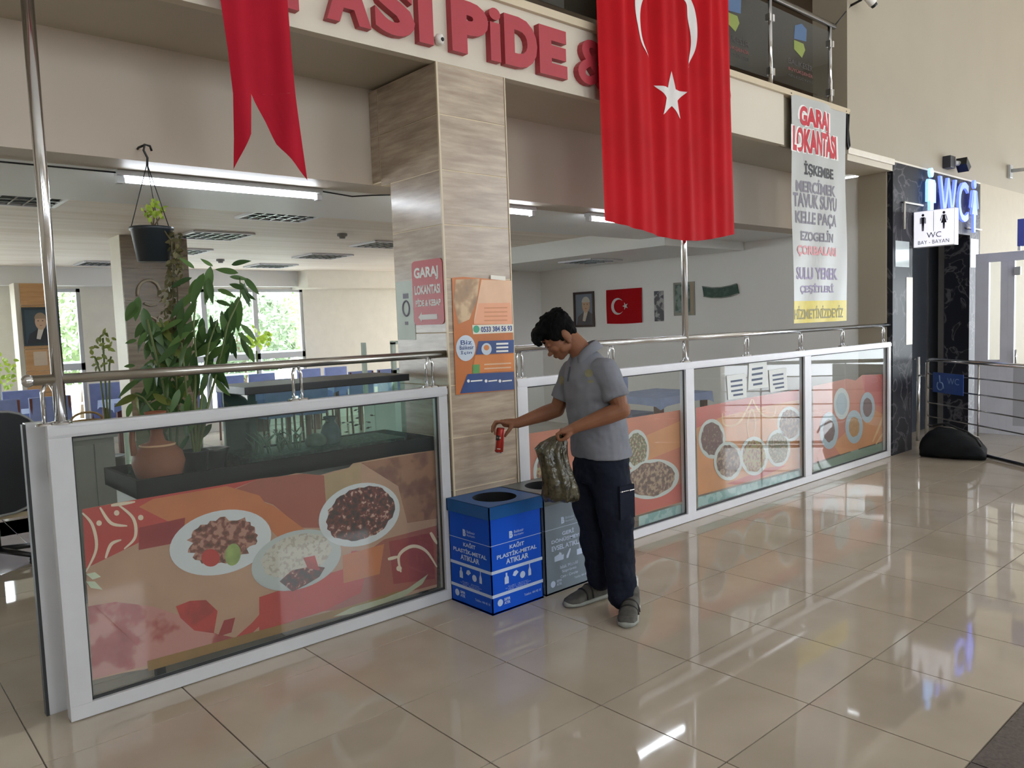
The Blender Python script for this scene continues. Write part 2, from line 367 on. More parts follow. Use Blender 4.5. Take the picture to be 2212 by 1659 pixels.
# back wall with windows
wins = [(-7.6, 1.35), (2.06, 2.42), (3.35, 5.95)]  # left window runs on unseen, widened to brighten the dining room
wbk = MB()
edges = [-8] + [e for w in wins for e in w] + [11]
for a, b_ in zip(edges[0::2], edges[1::2]): wbk.box((a, YB, 0), (b_, YB + 0.15, 2.62))
for a, b_ in wins: wbk.box((a, YB, 0), (b_, YB + 0.15, WINZ0)); wbk.box((a, YB, WINZ1), (b_, YB + 0.15, 2.62))
tag(wbk.build('wall_dining_back', mat('pale_wall', '#dcd8cc', 0.5)), kind='structure')
tag(MB().box((-8, 8.95, 2.36), (5.75, YB, 2.62)).build('wall_back_beam', GREYP), kind='structure')
tag(MB().box((5.75, 8.6, 2.32), (11, YB, 2.62)).build('wall_back_drop', mat('pale_wall', '#dcd8cc', 0.5)), kind='structure')
for k, (a, b_) in enumerate(wins):
    fr = MB(); w = 0.05
    fr.box((a, YB + 0.02, WINZ0), (a + w, YB + 0.09, WINZ1)); fr.box((b_ - w, YB + 0.02, WINZ0), (b_, YB + 0.09, WINZ1))
    fr.box((a, YB + 0.02, WINZ1 - w), (b_, YB + 0.09, WINZ1)); fr.box((a, YB + 0.02, WINZ0), (b_, YB + 0.09, WINZ0 + w))
    fr.box((a, YB + 0.02, 1.14), (b_, YB + 0.09, 1.24))
    if b_ - a > 1:
        n = max(3, round((b_ - a)/0.87))
        for q in range(1, n): xx = a + (b_ - a)*q/n; fr.box((xx - 0.04, YB + 0.02, WINZ0), (xx + 0.04, YB + 0.09, WINZ1))
    o = tag(fr.build('window_%d' % (k + 1), ALUG), kind='structure')
    pn = max(1, round((b_ - a)/0.87))
    if b_ - a <= 1: pn = 1
    for q in range(pn):
        for z0, z1 in ((WINZ0 + w, 1.14), (1.24, WINZ1 - w)):
            MB().box((a + (b_ - a)*q/pn + 0.04, YB + 0.05, z0), (a + (b_ - a)*(q + 1)/pn - 0.04, YB + 0.056, z1)).build('pane', GLASS, o)
    portal(((a + b_)/2, YB + 0.2, (WINZ0 + WINZ1)/2), (-math.pi/2, 0, math.pi), b_ - a, WINZ1 - WINZ0)
# outside: paving and hedge line of trees, pale rail
tag(MB().box((-14, 9.4, -0.2), (22, 40, -0.02)).build('ground_outside', mat('pale_paving', '#d8d4cc', 0.8, var=0.1, scale=3)), kind='structure')
rl = empty('garden_railing', (0, 11.2, 0), label='pale blue metal railing outside the dining windows', cat='railing')
for z in (0.5, 0.8, 1.2): MB().tube([(-6, 11.2, z), (10, 11.2, z)], 0.02, 8).build('rail', mat('pale_blue_paint', '#a9c8d4', 0.4), rl)
for k in range(14): MB().tube([(-6 + k*1.2, 11.2, 0), (-6 + k*1.2, 11.2, 1.2)], 0.022, 8).build('post', mat('pale_blue_paint', '#a9c8d4', 0.4), rl)
def tree(x, y, h, rad, hue, label):
    t = empty('tree', (x, y, 0), label=label, cat='tree', group='trees outside the dining windows')
    MB().tube([(x, y, -0.1), (x + 0.1, y, h*0.35), (x, y, h*0.6)], [0.12, 0.09, 0.05], 8).build('trunk', mat('bark', '#6b5a45', 0.9), t)
    mb = MB(); rnd = random.Random(int(x*100))
    for k in range(2600):
        a = rnd.uniform(0, 6.283); c = rnd.uniform(-1, 1); rr = rad*(0.55 + 0.5*rnd.random()**0.5); s = math.sqrt(1 - c*c)
        p = Vector((x + rr*s*math.cos(a), y + rr*s*math.sin(a), h*0.62 + rr*c*h*0.42/rad*0.9)); d = rnd.uniform(0.05, 0.1)
        u = Vector((rnd.uniform(-1, 1), rnd.uniform(-1, 1), rnd.uniform(-1, 1))).normalized(); v = u.orthogonal()
        mb.add([p - u*d, p + v*d*0.5, p + u*d, p - v*d*0.5], [(0, 1, 2, 3)])
    f = mb.build('foliage', mat('tree_leaf_%d' % hue, ['#84986a', '#93a86e', '#7d9070'][hue], 0.6, var=0.2, scale=2), t); f['kind'] = 'stuff'
    return t
tree(0.6, 12.9, 2.9, 1.4, 1, 'yellowish tree outside the window left of the tan pillar')
tree(3.5, 14.2, 2.9, 1.3, 0, 'bushy tree outside the narrow window beside the tan pillar')
tree(6.2, 12.8, 2.5, 1.25, 2, 'leafy tree behind the large plant outside the wide window')
tree(9.1, 13.6, 2.8, 1.5, 1, 'round bright tree outside the right end of the wide window')
# ------------------------------------------------------------------ tiled column of the shopfront
def wood_tile(name, c1, c2, horiz):
    m, nt, b = nodes_of(name); N = nt.nodes; L = nt.links
    geo = N.new('ShaderNodeNewGeometry'); mp = N.new('ShaderNodeMapping'); mp.inputs['Scale'].default_value = (1.6, 1.6, 14)
    oi = N.new('ShaderNodeObjectInfo'); ad = N.new('ShaderNodeVectorMath'); ad.operation = 'ADD'
    L.new(geo.outputs['Position'], ad.inputs[0]); sc = N.new('ShaderNodeVectorMath'); sc.operation = 'SCALE'; sc.inputs[3].default_value = 17.0
    L.new(oi.outputs['Random'], sc.inputs[0]); L.new(sc.outputs[0], ad.inputs[1]); L.new(ad.outputs[0], mp.inputs[0])
    nz = N.new('ShaderNodeTexNoise'); nz.inputs['Scale'].default_value = 2.2; nz.inputs['Detail'].default_value = 6; nz.inputs['Roughness'].default_value = 0.6
    L.new(mp.outputs[0], nz.inputs['Vector'])
    r = N.new('ShaderNodeValToRGB'); r.color_ramp.elements[0].position = 0.32; r.color_ramp.elements[1].position = 0.7
    r.color_ramp.elements[0].color = lin(c1); r.color_ramp.elements[1].color = lin(c2)
    L.new(nz.outputs['Fac'], r.inputs[0]); L.new(r.outputs[0], b.inputs['Base Color']); b.inputs['Roughness'].default_value = 0.25
    return m
WT = wood_tile('travertine_tile', '#99887a', '#c0b09c', True)
CX0, CX1 = 2.185, 2.69
col = empty('column', (CX0, 0, 0), label='square column clad in wood-grained beige tiles under the red sign', cat='column')
MB().box((CX0 + 0.004, 0.004, 0), (CX1 - 0.004, 0.52, SL)).box((CX0 + 0.004, 0.5, 2.5), (CX1 - 0.004, 0.72, SL)).build('core', mat('tile_joint_cream', '#d8c8ac', 0.7), col)
zj = [SL - 0.001, 2.785] + [2.785 - 0.307*k for k in range(1, 10)]
zj[-1] = 0.0
for a, b_ in zip(zj[1:], zj[:-1]):
    MB().box((CX0 + 0.008, 0.0, a + 0.0035), (CX1 - 0.008, 0.013, b_ - 0.0035)).build('tile', WT, col)
    MB().box((CX0, 0.008, a + 0.0035), (CX0 + 0.013, 0.512 if a < 2.4 else 0.617, b_ - 0.0035)).build('tile', WT, col)
    MB().box((CX1 - 0.013, 0.008, a + 0.0035), (CX1, 0.512, b_ - 0.0035)).build('tile', WT, col)
    if a > 2.44: MB().box((CX0, 0.626, max(a, 2.505) + 0.0035), (CX0 + 0.013, 0.716, b_ - 0.0035)).build('tile', WT, col)
for x in (CX0, CX1): MB().box((x - 0.004, -0.004, 0), (x + 0.008 if x == CX0 else x + 0.004, 0.008, SL)).build('corner_trim', TRIMC, col)

# ------------------------------------------------------------------ glazed partitions
def partition(name, x0, x1, mull, label, ALU=ALU):
    p = empty(name, (x0, 0, 0), label=label, cat='partition')
    T, B, D = 1.25, 0.055, 0.06
    MB().box((x0, 0, 1.195), (x1, D, T), 0.003).box((x0, -0.006, 1.205), (x1, 0.0, 1.238)).build('top_rail', ALU, p)
    MB().box((x0, 0, 0.004), (x1, D, B + 0.01), 0.003).build('bottom_rail', ALU, p)
    st = [(x0, x0 + 0.085)] + mull + [(x1 - 0.06, x1)]
    for a, b_ in st: MB().box((a, 0.0, B + 0.01), (b_, D, 1.195), 0.002).build('stile', ALU, p)
    for (a, b_), (c, d) in zip(st[:-1], st[1:]):
        MB().box((b_, 0.028, B + 0.01), (c, 0.034, 1.195)).build('pane', GLASSG, p)
        gk = MB(); gz = ((B + 0.01, B + 0.022), (1.186, 1.195))
        for z0, z1 in gz: gk.box((b_, 0.018, z0), (c, 0.026, z1))
        gk.box((b_, 0.018, B), (b_ + 0.008, 0.026, 1.19)); gk.box((c - 0.008, 0.018, B), (c, 0.026, 1.19)); gk.build('gasket', RUBBER, p)
    return p
partition('glass_partition', 0.15, 2.165, [], 'white framed glass partition between gateway and tiled column', ALU_SHADED)
partition('glass_partition', 2.71, 8.16, [(4.455, 4.56), (6.29, 6.41)], 'long white framed three-bay glass partition right of the column')
# gate post
gp = empty('gate_post', (0.14, 0.17, 0), label='narrow white metal gate post behind the left end of the partition', cat='post')
MB().box((0.098, 0.15, 0.0), (0.178, 0.20, 1.255), 0.003).build('post', ALU_SHADED, gp)
MB().box((0.088, 0.148, 0.0), (0.1, 0.19, 1.25)).build('edge_seal', RUBBER, gp)
MB().box((0.165, 0.12, 1.02), (0.182, 0.15, 1.09)).build('latch', STEELD, gp)
MB().tube([(0.172, 0.135, 1.0), (0.172, 0.135, 1.1)], 0.007).build('hinge', STEELD, gp)
# hand rails
def handrail(label, x0, x1, sup, ball=False, y=0.03, z=1.435, pole=None):
    h = empty('handrail', (x0, y, 1.25), label=label, cat='railing')
    MB().tube([(x0, y, z), (x1, y, z)], 0.021, 16).build('rail', STEELD if ball else STEEL, h)
    if ball: MB().ball((x0 - 0.004, y, z), 0.026, 10).build('end_cap', STEEL, h)
    for x in sup:
        s = MB()
        for dx in (-0.022, 0.022):
            s.tube([(x + dx, y, 1.252), (x + dx, y, 1.385), (x + dx*0.5, y, 1.415)], 0.0085, 8)
        s.lathe([(0.0, 0.012), (0.03, 0.01), (0.034, 0.0)], (x - 0.022, y, 1.25), 12); s.lathe([(0.0, 0.012), (0.03, 0.01), (0.034, 0.0)], (x + 0.022, y, 1.25), 12)
        s.build('support', STEEL, h)
    return h
handrail('brushed steel hand rail over the partition left of the column', 0.105, 2.185, [0.17, 1.26, 2.07], True)
handrail('bright steel hand rail over the partition right of the column', 2.69, 8.18, [2.76, 3.63, 4.5, 5.36, 6.27, 7.1, 8.03], False)
for nm, x, zz in (('tall round steel pole rising from the left partition to the soffit', 0.208, SL + 0.02), ('tall round steel pole behind the hanging crescent flag', 4.5, SL + 0.02)):
    p = empty('support_pole', (x, 0.03, 1.25), label=nm, cat='pole')
    MB().tube([(x, 0.03, 1.252), (x, 0.03, zz)], 0.024, 16).build('tube', STEEL, p)
    MB().lathe([(0.0, 0.016), (0.036, 0.012), (0.042, 0.0)], (x, 0.03, 1.25), 16).build('foot_ring', STEEL, p)

# ------------------------------------------------------------------ red letter sign on the fascia
REDL = mat('red_sign_letters', '#a8323e', 0.45, var=0.04)
sign = empty('letter_sign', (3, 0, 3.12), label='row of raised red capital letters on the cream fascia', cat='sign')
def zat(px, py): return onY(px, py, -0.05).z
LZ0, LZ1 = 3.135, 3.43
LY = -0.045
def fx(px, py=90): return onY(px, py, -0.05).x
letters = [('T', 590, 676, 25), ('A', 708, 803, 40), ('S', 812, 898, 55), ('I', 907, 938, 75), ('P', 978, 1057, 85), ('i', 1060, 1084, 95), ('D', 1092, 1162, 105), ('E', 1167, 1226, 118), ('&', 1250, 1322, 138)]
for ch, a, b_, py in letters:
    z1 = LZ1 + (0.0 if ch != 'i' else 0.01)
    text(ch, REDL, sign, 'letter', (0, 0, 0), (1, 0, 0), (0, 0, 1), (fx(a, py), fx(b_, py), LZ0 + (0.005 if ch == '&' else 0), z1), 0.0, 0.045, bold={'&': 0.02, 'S': 0.045, 'i': 0.025}.get(ch, 0.065))
x = fx(1338, 160)
wrd = [('K', 0.27), ('E', 0.24), ('B', 0.25), ('A', 0.30), ('P', 0.26)]
xe = fx(1580, 200)
sx = (xe - x - 0.04*4)/sum(w for _, w in wrd)
for ch, w in wrd:
    text(ch, REDL, sign, 'letter', (0, 0, 0), (1, 0, 0), (0, 0, 1), (x, x + w*sx, LZ0, LZ1), 0.0, 0.045, bold=0.045); x += w*sx + 0.04
xl = fx(590, 25) - 0.05
for ch, w in (('N', .27), ('A', .29), ('K', .27), ('O', .29), ('L', .22)):
    text(ch, REDL, sign, 'letter', (0, 0, 0), (1, 0, 0), (0, 0, 1), (xl - w, xl, LZ0, LZ1), 0.0, 0.045, bold=0.045); xl -= w + 0.05
lm = empty('fascia_spot', (2.44, -0.03, 3.18), label='tiny white spot fitting on the fascia above the column', cat='lamp')
q = onY(947, 88, -0.02)
MB().lathe([(0.0, 0.0), (0.022, 0.0), (0.026, 0.03), (0.018, 0.05), (0.0, 0.05)], (q.x, -0.03, q.z - 0.02), 14).build('housing', WHITE, lm)
MB().ball((q.x + 0.004, -0.05, q.z), 0.012, 8).build('lens', BLACK, lm)

# ------------------------------------------------------------------ flags and banner
FLAG = mat('flag_red_satin', '#ae0e18', 0.7, spec=0.12, var=0.08, scale=3, bump=0.03, bscale=200)
FLAGW = mat('flag_white_satin', '#d8d4d2', 0.7, spec=0.12, var=0.03)
def fold(x, z, x0, x1, z0, z1):
    t = (x - x0)/(x1 - x0); h = (z - z0)/(z1 - z0)
    a = 0.012*math.sin(t*38 + 0.7*math.sin(h*3)) + 0.010*math.sin(t*67 + 1.3 + h*1.5) + 0.014*math.sin(t*19 + h*2.2)
    return a*(0.55 + 0.6*h)
FX0, FX1, FZ0, FZ1, FY = 3.425, 4.945, 2.22, 4.42, -0.13
fl_root = empty('hanging_flag', ((FX0 + FX1)/2, FY, FZ0), label='large red flag with white crescent and star hanging from the balcony', cat='flag')
def fpt(x, z, off=0.0):
    t = (x - FX0)/(FX1 - FX0)
    zz = z
    if z < FZ0 + 0.6:
        k = 1 - (z - FZ0)/0.6; zz = z + k*(0.05*math.cos(t*5.2)*0.6 - 0.035*math.sin(t*3.14))
    return (x + 0.02*(z - FZ0)*(0.5 - t)*-0.1, FY + fold(x, z, FX0, FX1, FZ0, FZ1) - off, zz)
nx, nz_ = 120, 46
vs = [fpt(FX0 + (FX1 - FX0)*i/nx, FZ0 + (FZ1 - FZ0)*j/nz_) for j in range(nz_ + 1) for i in range(nx + 1)]
fs = [(j*(nx+1) + i, j*(nx+1) + i + 1, (j+1)*(nx+1) + i + 1, (j+1)*(nx+1) + i) for j in range(nz_) for i in range(nx)]
MB().add(vs, fs, True).build('cloth', FLAG, fl_root)
cc, ro, ri, off = (4.135, 3.70), 0.372, 0.305, 0.085
ci = (cc[0] + 0.0, cc[1] - off)
# crescent: for angles where the outer ring lies outside the inner circle
mb = MB(); rows = 90; K = 8; prev = None; allv = []
d = off
cosa = (ro*ro + d*d - ri*ri)/(2*ro*d); amax = math.acos(max(-1, min(1, cosa)))
angs = [math.pi/2 + (math.pi - amax)*(-1 + 2*i/rows) for i in range(rows + 1)]
for i, a in enumerate(angs):
    ox, oz = cc[0] + ro*math.cos(a), cc[1] + ro*math.sin(a)
    # matching inner point: along the ray from the outer centre
    dx, dz = math.cos(a), math.sin(a); bx, bz = cc[0] - ci[0], cc[1] - ci[1]
    bq = bx*dx + bz*dz; cq = bx*bx + bz*bz - ri*ri; s = -bq + math.sqrt(max(0, bq*bq - cq))
    s = min(s, ro)
    for k in range(K + 1):
        rr = ro + (s - ro)*k/K; allv.append(fpt(cc[0] + rr*dx, cc[1] + rr*dz, 0.003))
MB().add(allv, [(i*(K+1) + k, i*(K+1) + k + 1, (i+1)*(K+1) + k + 1, (i+1)*(K+1) + k) for i in range(rows) for k in range(K)], True).build('crescent', FLAGW, fl_root)
def star_mesh(c, r, fn, sub=6, rot=0.0):
    pts = []
    for k in range(10):
        rr = r if k % 2 == 0 else r*0.382; a = math.pi/2 + rot + k*math.pi/5; pts.append((c[0] + rr*math.cos(a), c[1] + rr*math.sin(a)))
    vs, fs = [], []
    for k in range(10):
        a, b_ = pts[k], pts[(k+1) % 10]; base = len(vs)
        idx = {}
        for i in range(sub + 1):
            for j in range(sub + 1 - i):
                u, w = i/sub, j/sub
                idx[i, j] = len(vs); vs.append(fn(c[0] + (a[0]-c[0])*u + (b_[0]-c[0])*w, c[1] + (a[1]-c[1])*u + (b_[1]-c[1])*w))
        for i in range(sub):
            for j in range(sub - i):
                fs.append((idx[i, j], idx[i+1, j], idx[i, j+1]))
                if i + j < sub - 1: fs.append((idx[i+1, j], idx[i+1, j+1], idx[i, j+1]))
    return vs, fs
v_, f_ = star_mesh((4.16, 3.165), 0.175, lambda x, z: fpt(x, z, 0.003))
MB().add(v_, f_, True).build('star', FLAGW, fl_root)
# narrow swallow-tailed red pennant
pn = empty('red_pennant', (1.15, -0.12, 2.35), label='narrow dark red swallow-tailed pennant hanging beside the hanging pot', cat='flag')
PD = mat('pennant_red', '#a01226', 0.7, spec=0.12, var=0.08, scale=4)
def pp(px, py): return onY(px, py, -0.12)
left = [(462, -60), (475, 0), (492, 110), (503, 205), (506, 300), (506, 364)]
apexL = [(506, 364), (540, 305), (534, 216), (543, 203)]
rightE = [(543, 203), (560, 235), (600, 310), (640, 372), (662, 390)]
rside = [(662, 390), (650, 300), (636, 190), (628, 110), (620, 0), (614, -60)]
def strip(L, R_, n, m):
    def samp(P_, t):
        t *= len(P_) - 1; i = min(int(t), len(P_) - 2); f = t - i
        return (P_[i][0]*(1-f) + P_[i+1][0]*f, P_[i][1]*(1-f) + P_[i+1][1]*f)
    vs = []
    for i in range(n + 1):
        a, b_ = samp(L, i/n), samp(R_, i/n)
        for k in range(m + 1):
            f = k/m; q = pp(a[0]*(1-f) + b_[0]*f, a[1]*(1-f) + b_[1]*f)
            vs.append((q.x, q.y + 0.014*math.sin(q.x*26 + q.z*1.5) + 0.006*math.sin(q.x*61), q.z))
    return vs, [(i*(m+1) + k, i*(m+1) + k + 1, (i+1)*(m+1) + k + 1, (i+1)*(m+1) + k) for i in range(n) for k in range(m)]
mb = MB()
mb.add(*strip([(462, -60), (475, 0), (492, 110), (503, 203)], [(614, -60), (620, 0), (628, 110), (637, 203)], 24, 16), True)
mb.add(*strip([(503, 203), (506, 300), (506, 364)], [(543, 203), (540, 290), (506, 365)], 14, 5), True)
mb.add(*strip([(543, 203), (600, 310), (662, 390)], [(637, 203), (650, 300), (662, 391)], 14, 8), True)
mb.build('cloth', PD, pn)
MB().tube([pp(452, -62), pp(622, -62)], 0.008).build('batten', STEELD, pn)

# white menu banner
BANW = mat('banner_vinyl', '#b4b6b4', 0.45, var=0.02, scale=2)
bn = empty('menu_banner', (6.55, -0.03, 1.5), label='tall white menu banner with faded lettering and yellow foot', cat='banner')
BX0, BX1, BZ0, BZ1, BY = 6.03, 7.06, 1.505, 3.515, -0.035
def bf(x, z):
    t = (x - BX0)/(BX1 - BX0); h = (z - BZ0)/(BZ1 - BZ0)
    return BY + 0.012*math.sin(t*6.3 + h*2)*(0.3 + 0.7*h) + 0.006*math.sin(t*14 - h*9)
def bgrid(x0, x1, z0, z1, n, m, off):
    vs = [(x0 + (x1-x0)*i/n, bf(x0 + (x1-x0)*i/n, z0 + (z1-z0)*j/m) - off, z0 + (z1-z0)*j/m) for j in range(m+1) for i in range(n+1)]
    return vs, [(j*(n+1)+i, j*(n+1)+i+1, (j+1)*(n+1)+i+1, (j+1)*(n+1)+i) for j in range(m) for i in range(n)]
MB().add(*bgrid(BX0, BX1, BZ0, BZ1, 20, 40, 0), True).build('sheet', BANW, bn)
MB().add(*bgrid(BX0, BX1, BZ0, BZ0 + 0.20, 20, 6, 0.001), True).build('yellow_band', mat('banner_yellow', '#d6c33f', 0.5, var=0.1, scale=6), bn)
TXK = mat('banner_print_black', '#34343a', 0.6); TXG = mat('banner_print_grey', '#7e7a86', 0.6); TXR = mat('banner_print_red', '#c02436', 0.6)
TXP = mat('banner_print_pink', '#d99aa0', 0.6); TXV = mat('banner_print_violet', '#9a8fb0', 0.6); TXW = mat('print_white', '#e8e8e6', 0.6); TXY = mat('banner_print_olive', '#9a9468', 0.6)
def btext(s, m, a, b_, z0, z1, off=0.002, bold=0.03):
    o = text(s, m, bn, 'lettering', (0, 0, 0), (1, 0, 0), (0, 0, 1), (a, b_, z0, z1), 0, 0, bold=bold)
    for v in o.data.vertices: v.co.y = bf(v.co.x, v.co.z) - off
def bz(py, px=1765): return onY(px, py, BY).z
def bx(px, py): return onY(px, py, BY).x
rows = [('GARAJ', TXR, 1728, 1790, 238, 290, .05), ('LOKANTASI', TXR, 1714, 1806, 284, 336, .05), ('İŞKEMBE', TXK, 1738, 1798, 352, 388, .03), ('MERCİMEK', TXG, 1722, 1802, 388, 420, .03),
        ('TAVUK SUYU', TXG, 1716, 1806, 422, 452, .03), ('KELLE PAÇA', TXG, 1720, 1806, 460, 492, .03), ('EZOGELİN', TXG, 1730, 1798, 496, 522, .03), ('ÇORBALARI', TXP, 1722, 1806, 532, 556, .04),
        ('SULU YEMEK', TXV, 1720, 1808, 578, 604, .03), ('ÇEŞİTLERİ', TXV, 1730, 1800, 612, 636, .03), ('HİZMETİNİZDEYİZ', TXY, 1716, 1820, 660, 688, .02)]
for s, m, a, b_, y0, y1, bo in rows:
    ym = (y0 + y1)/2
    if m is TXR: btext(s, TXW, bx(a - 4, ym), bx(b_ + 4, ym), bz(y1 + 2), bz(y0 - 2), 0.0015, bo + 0.06)
    btext(s, m, bx(a, ym), bx(b_, ym), bz(y1), bz(y0), 0.003, bo)
for xx in (BX0, BX1): MB().tube([(xx, BY, BZ1), (xx + (0.04 if xx > 6.5 else -0.03), 0.0, BZ1 + 0.04)], 0.004, 6).build('tie', BLACK, bn)

# ------------------------------------------------------------------ balcony railing with printed glass
bal = empty('balcony_railing', (0, 0.03, ST), label='upper floor balcony railing of dark glass with steel posts', cat='railing')
xs = [6.89 - 1.08*k for k in range(0, 9)]
GLD = glass('smoked_glass', (0.46, 0.46, 0.44), haze=0.06, hazecol='#8a8a80')
for x in xs:
    MB().tube([(x, 0.045, ST + 0.05), (x, 0.045, 4.29)], 0.02, 12).build('post', STEEL, bal)
    for z in (3.68, 4.13):
        c = MB()
        for s in (-1, 1): c.box((x + s*0.025 - 0.015, 0.02, z - 0.03), (x + s*0.025 + 0.015, 0.07, z + 0.03), 0.004)
        c.build('glass_clamp', STEEL, bal)
MB().tube([(xs[-1] - 0.3, 0.045, 4.31), (6.98, 0.045, 4.31)], 0.026, 16).build('rail', STEEL, bal)
LB = mat('logo_blue', '#3f5f86', 0.5); LG = mat('logo_green', '#7d8a3a', 0.5); LT = mat('logo_print_dark', '#2a2626', 0.5); LRD = mat('logo_print_red', '#6a2a2a', 0.5)
for a, b_ in zip(xs[1:], xs[:-1]):
    pg = MB().box((a + 0.03, 0.042, 3.62), (b_ - 0.03, 0.05, 4.24)).build('glass_panel', GLD, bal)
    c = (a + b_)/2 - 0.02
    MB().prism([(c - 0.12, 0.041, 4.04), (c + 0.10, 0.041, 4.06), (c + 0.11, 0.041, 4.17), (c + 0.02, 0.041, 4.2), (c - 0.1, 0.041, 4.16)], (0, -0.001, 0)).build('logo_mark', LB, pg)
    MB().prism([(c - 0.12, 0.041, 3.95), (c + 0.02, 0.041, 3.9), (c + 0.08, 0.041, 3.98), (c + 0.05, 0.041, 4.03), (c - 0.12, 0.041, 4.03)], (0, -0.001, 0)).build('logo_mark', LG, pg)
    text('BALIKESİR', LT, pg, 'lettering', (0, 0.041, 0), (1, 0, 0), (0, 0, 1), (c - 0.22, c + 0.22, 3.81, 3.875), 0.0005, bold=0.02)
    text('BÜYÜKŞEHİR', LRD, pg, 'lettering', (0, 0.041, 0), (1, 0, 0), (0, 0, 1), (c - 0.22, c + 0.22, 3.745, 3.79), 0.0005, bold=0.02)
    text('BELEDİYESİ', LT, pg, 'lettering', (0, 0.041, 0), (1, 0, 0), (0, 0, 1), (c - 0.22, c + 0.22, 3.70, 3.73), 0.0005)
# cable loop and security cameras
MB().tube([(7.09, -0.02, 3.5), (7.085, -0.03, 3.3), (7.085, -0.03, 3.22), (7.10, -0.03, 3.17), (7.13, -0.03, 3.2), (7.12, -0.02, 3.35), (7.14, -0.02, 3.52)], 0.012, 8).build('cable_loop', BLACK)
tag(bpy.data.objects['cable_loop'], 'dark looped cable hanging beside the top of the menu banner', 'cable')
def bullet_cam(p, aim, label, body=WHITE):
    c = empty('security_camera', p, label=label, cat='camera'); p = Vector(p); a = Vector(aim).normalized()
    MB().tube([p, p + Vector((0, -0.10, 0.02)), p + Vector((0, -0.14, 0.05))], 0.012, 8).build('bracket', BLACK, c)
    b0 = p + Vector((0, -0.14, 0.06)) - a*0.08
    MB().tube([b0, b0 + a*0.2], [0.036, 0.04], 14).build('housing', body, c)
    MB().tube([b0 + a*0.2, b0 + a*0.23], [0.034, 0.03], 14).build('lens', BLACK, c)
    MB().prism([b0 + Vector((-0.04, -0.0, 0.045)), b0 + Vector((0.04, 0, 0.045)), b0 + a*0.24 + Vector((0.04, 0, 0.045)), b0 + a*0.24 + Vector((-0.04, 0, 0.045))], (0, 0, 0.006)).build('sun_hood', body, c)
q = onY(1838, 12, 0.0)
bullet_cam((q.x, -0.0, q.z), (0.75, -0.35, -0.75), 'bullet security camera on the upper wall beside the balcony')
MB().tube([(q.x, 0.0, q.z), (6.98, 0.03, 4.33)], 0.006, 6).build('cable', BLACK, bpy.data.objects['security_camera'])
q = onY(2040, 352, 0.0)
fc = empty('floodlight', (q.x, 0, q.z), label='small dark floodlight on the wall above the restroom lettering', cat='lamp')
MB().box((q.x - 0.06, -0.09, q.z - 0.07), (q.x + 0.10, 0.0, q.z + 0.07), 0.008).build('junction_box', mat('dark_grey_metal', '#34343a', 0.5), fc)
MB().tube([(q.x + 0.1, -0.05, q.z), (q.x + 0.22, -0.1, q.z)], 0.03, 10).build('arm', ALUG, fc)
MB().prism([(q.x + 0.2, -0.06, q.z + 0.06), (q.x + 0.34, -0.06, q.z - 0.04), (q.x + 0.26, -0.06, q.z - 0.1), (q.x + 0.18, -0.06, q.z - 0.02)], (0, -0.12, 0)).build('head', BLACK, fc)
q = onY(2178, 370, 0.0)
hl = empty('wall_bracket', (q.x, 0, q.z), label='pale small wall bracket at the far right above the door', cat='bracket')
MB().box((q.x - 0.05, -0.04, q.z - 0.1), (q.x + 0.07, 0, q.z + 0.08), 0.01).build('plate', ALUG, hl)
MB().tube([(q.x, -0.04, q.z), (q.x + 0.15, -0.5, q.z)], 0.025, 10).build('arm', ALUG, hl)
# ------------------------------------------------------------------ food posters behind the glass
PY = 0.067
def ppoly(name, pts, m, parent, layer, y=None):
    yy = (PY if y is None else y) - 0.0009*layer
    P = [onY(a, b_, yy) for a, b_ in pts]
    o = MB().add(P, [list(range(len(P)))]).build(name, m, parent)
    bm = bmesh.new(); bm.from_mesh(o.data); bmesh.ops.triangulate(bm, faces=bm.faces); bm.to_mesh(o.data); bm.free(); return o
def ell(cx, cy, rx, ry, rot=0, n=40, jag=0.0, seed=1):
    r = random.Random(seed); c, s = math.cos(math.radians(rot)), math.sin(math.radians(rot)); out = []
    for k in range(n):
        a = 2*math.pi*k/n; j = 1 + jag*(r.random() - 0.5)*2
        x, y = rx*j*math.cos(a), ry*j*math.sin(a); out.append((cx + x*c - y*s, cy + x*s + y*c))
    return out
def curve_print(name, pts, w, m, parent, layer, y=None):
    yy = (PY if y is None else y) - 0.0009*layer
    # smooth the pixel path
    q = [pts[0]]
    for i in range(len(pts) - 1):
        p0 = pts[max(i-1, 0)]; p1 = pts[i]; p2 = pts[i+1]; p3 = pts[min(i+2, len(pts)-1)]
        for k in range(1, 7):
            t = k/6
            q.append(tuple(0.5*((2*p1[j]) + (-p0[j] + p2[j])*t + (2*p0[j] - 5*p1[j] + 4*p2[j] - p3[j])*t*t + (-p0[j] + 3*p1[j] - 3*p2[j] + p3[j])*t**3) for j in (0, 1)))
    L_, R_ = [], []
    for i, p in enumerate(q):
        a, b_ = q[max(i-1, 0)], q[min(i+1, len(q)-1)]; dx, dy = b_[0]-a[0], b_[1]-a[1]; n = math.hypot(dx, dy) or 1
        ww = w*(0.35 + 0.65*math.sin(math.pi*min(1, (i + 1)/len(q))))
        L_.append(onY(p[0] - dy/n*ww, p[1] + dx/n*ww, yy)); R_.append(onY(p[0] + dy/n*ww, p[1] - dx/n*ww, yy))
    n = len(q)
    return MB().add(L_ + R_, [(i, i+1, n+i+1, n+i) for i in range(n-1)]).build(name, m, parent)
P_PEACH = mat('poster_peach', '#b08a72', 0.4, var=0.08, scale=5); P_RED = mat('poster_red', '#b03a34', 0.4, var=0.08, scale=5)
P_OR = mat('poster_orange', '#b96c40', 0.4, var=0.08, scale=5); P_BR = mat('poster_rust', '#965040', 0.4, var=0.06, scale=5)
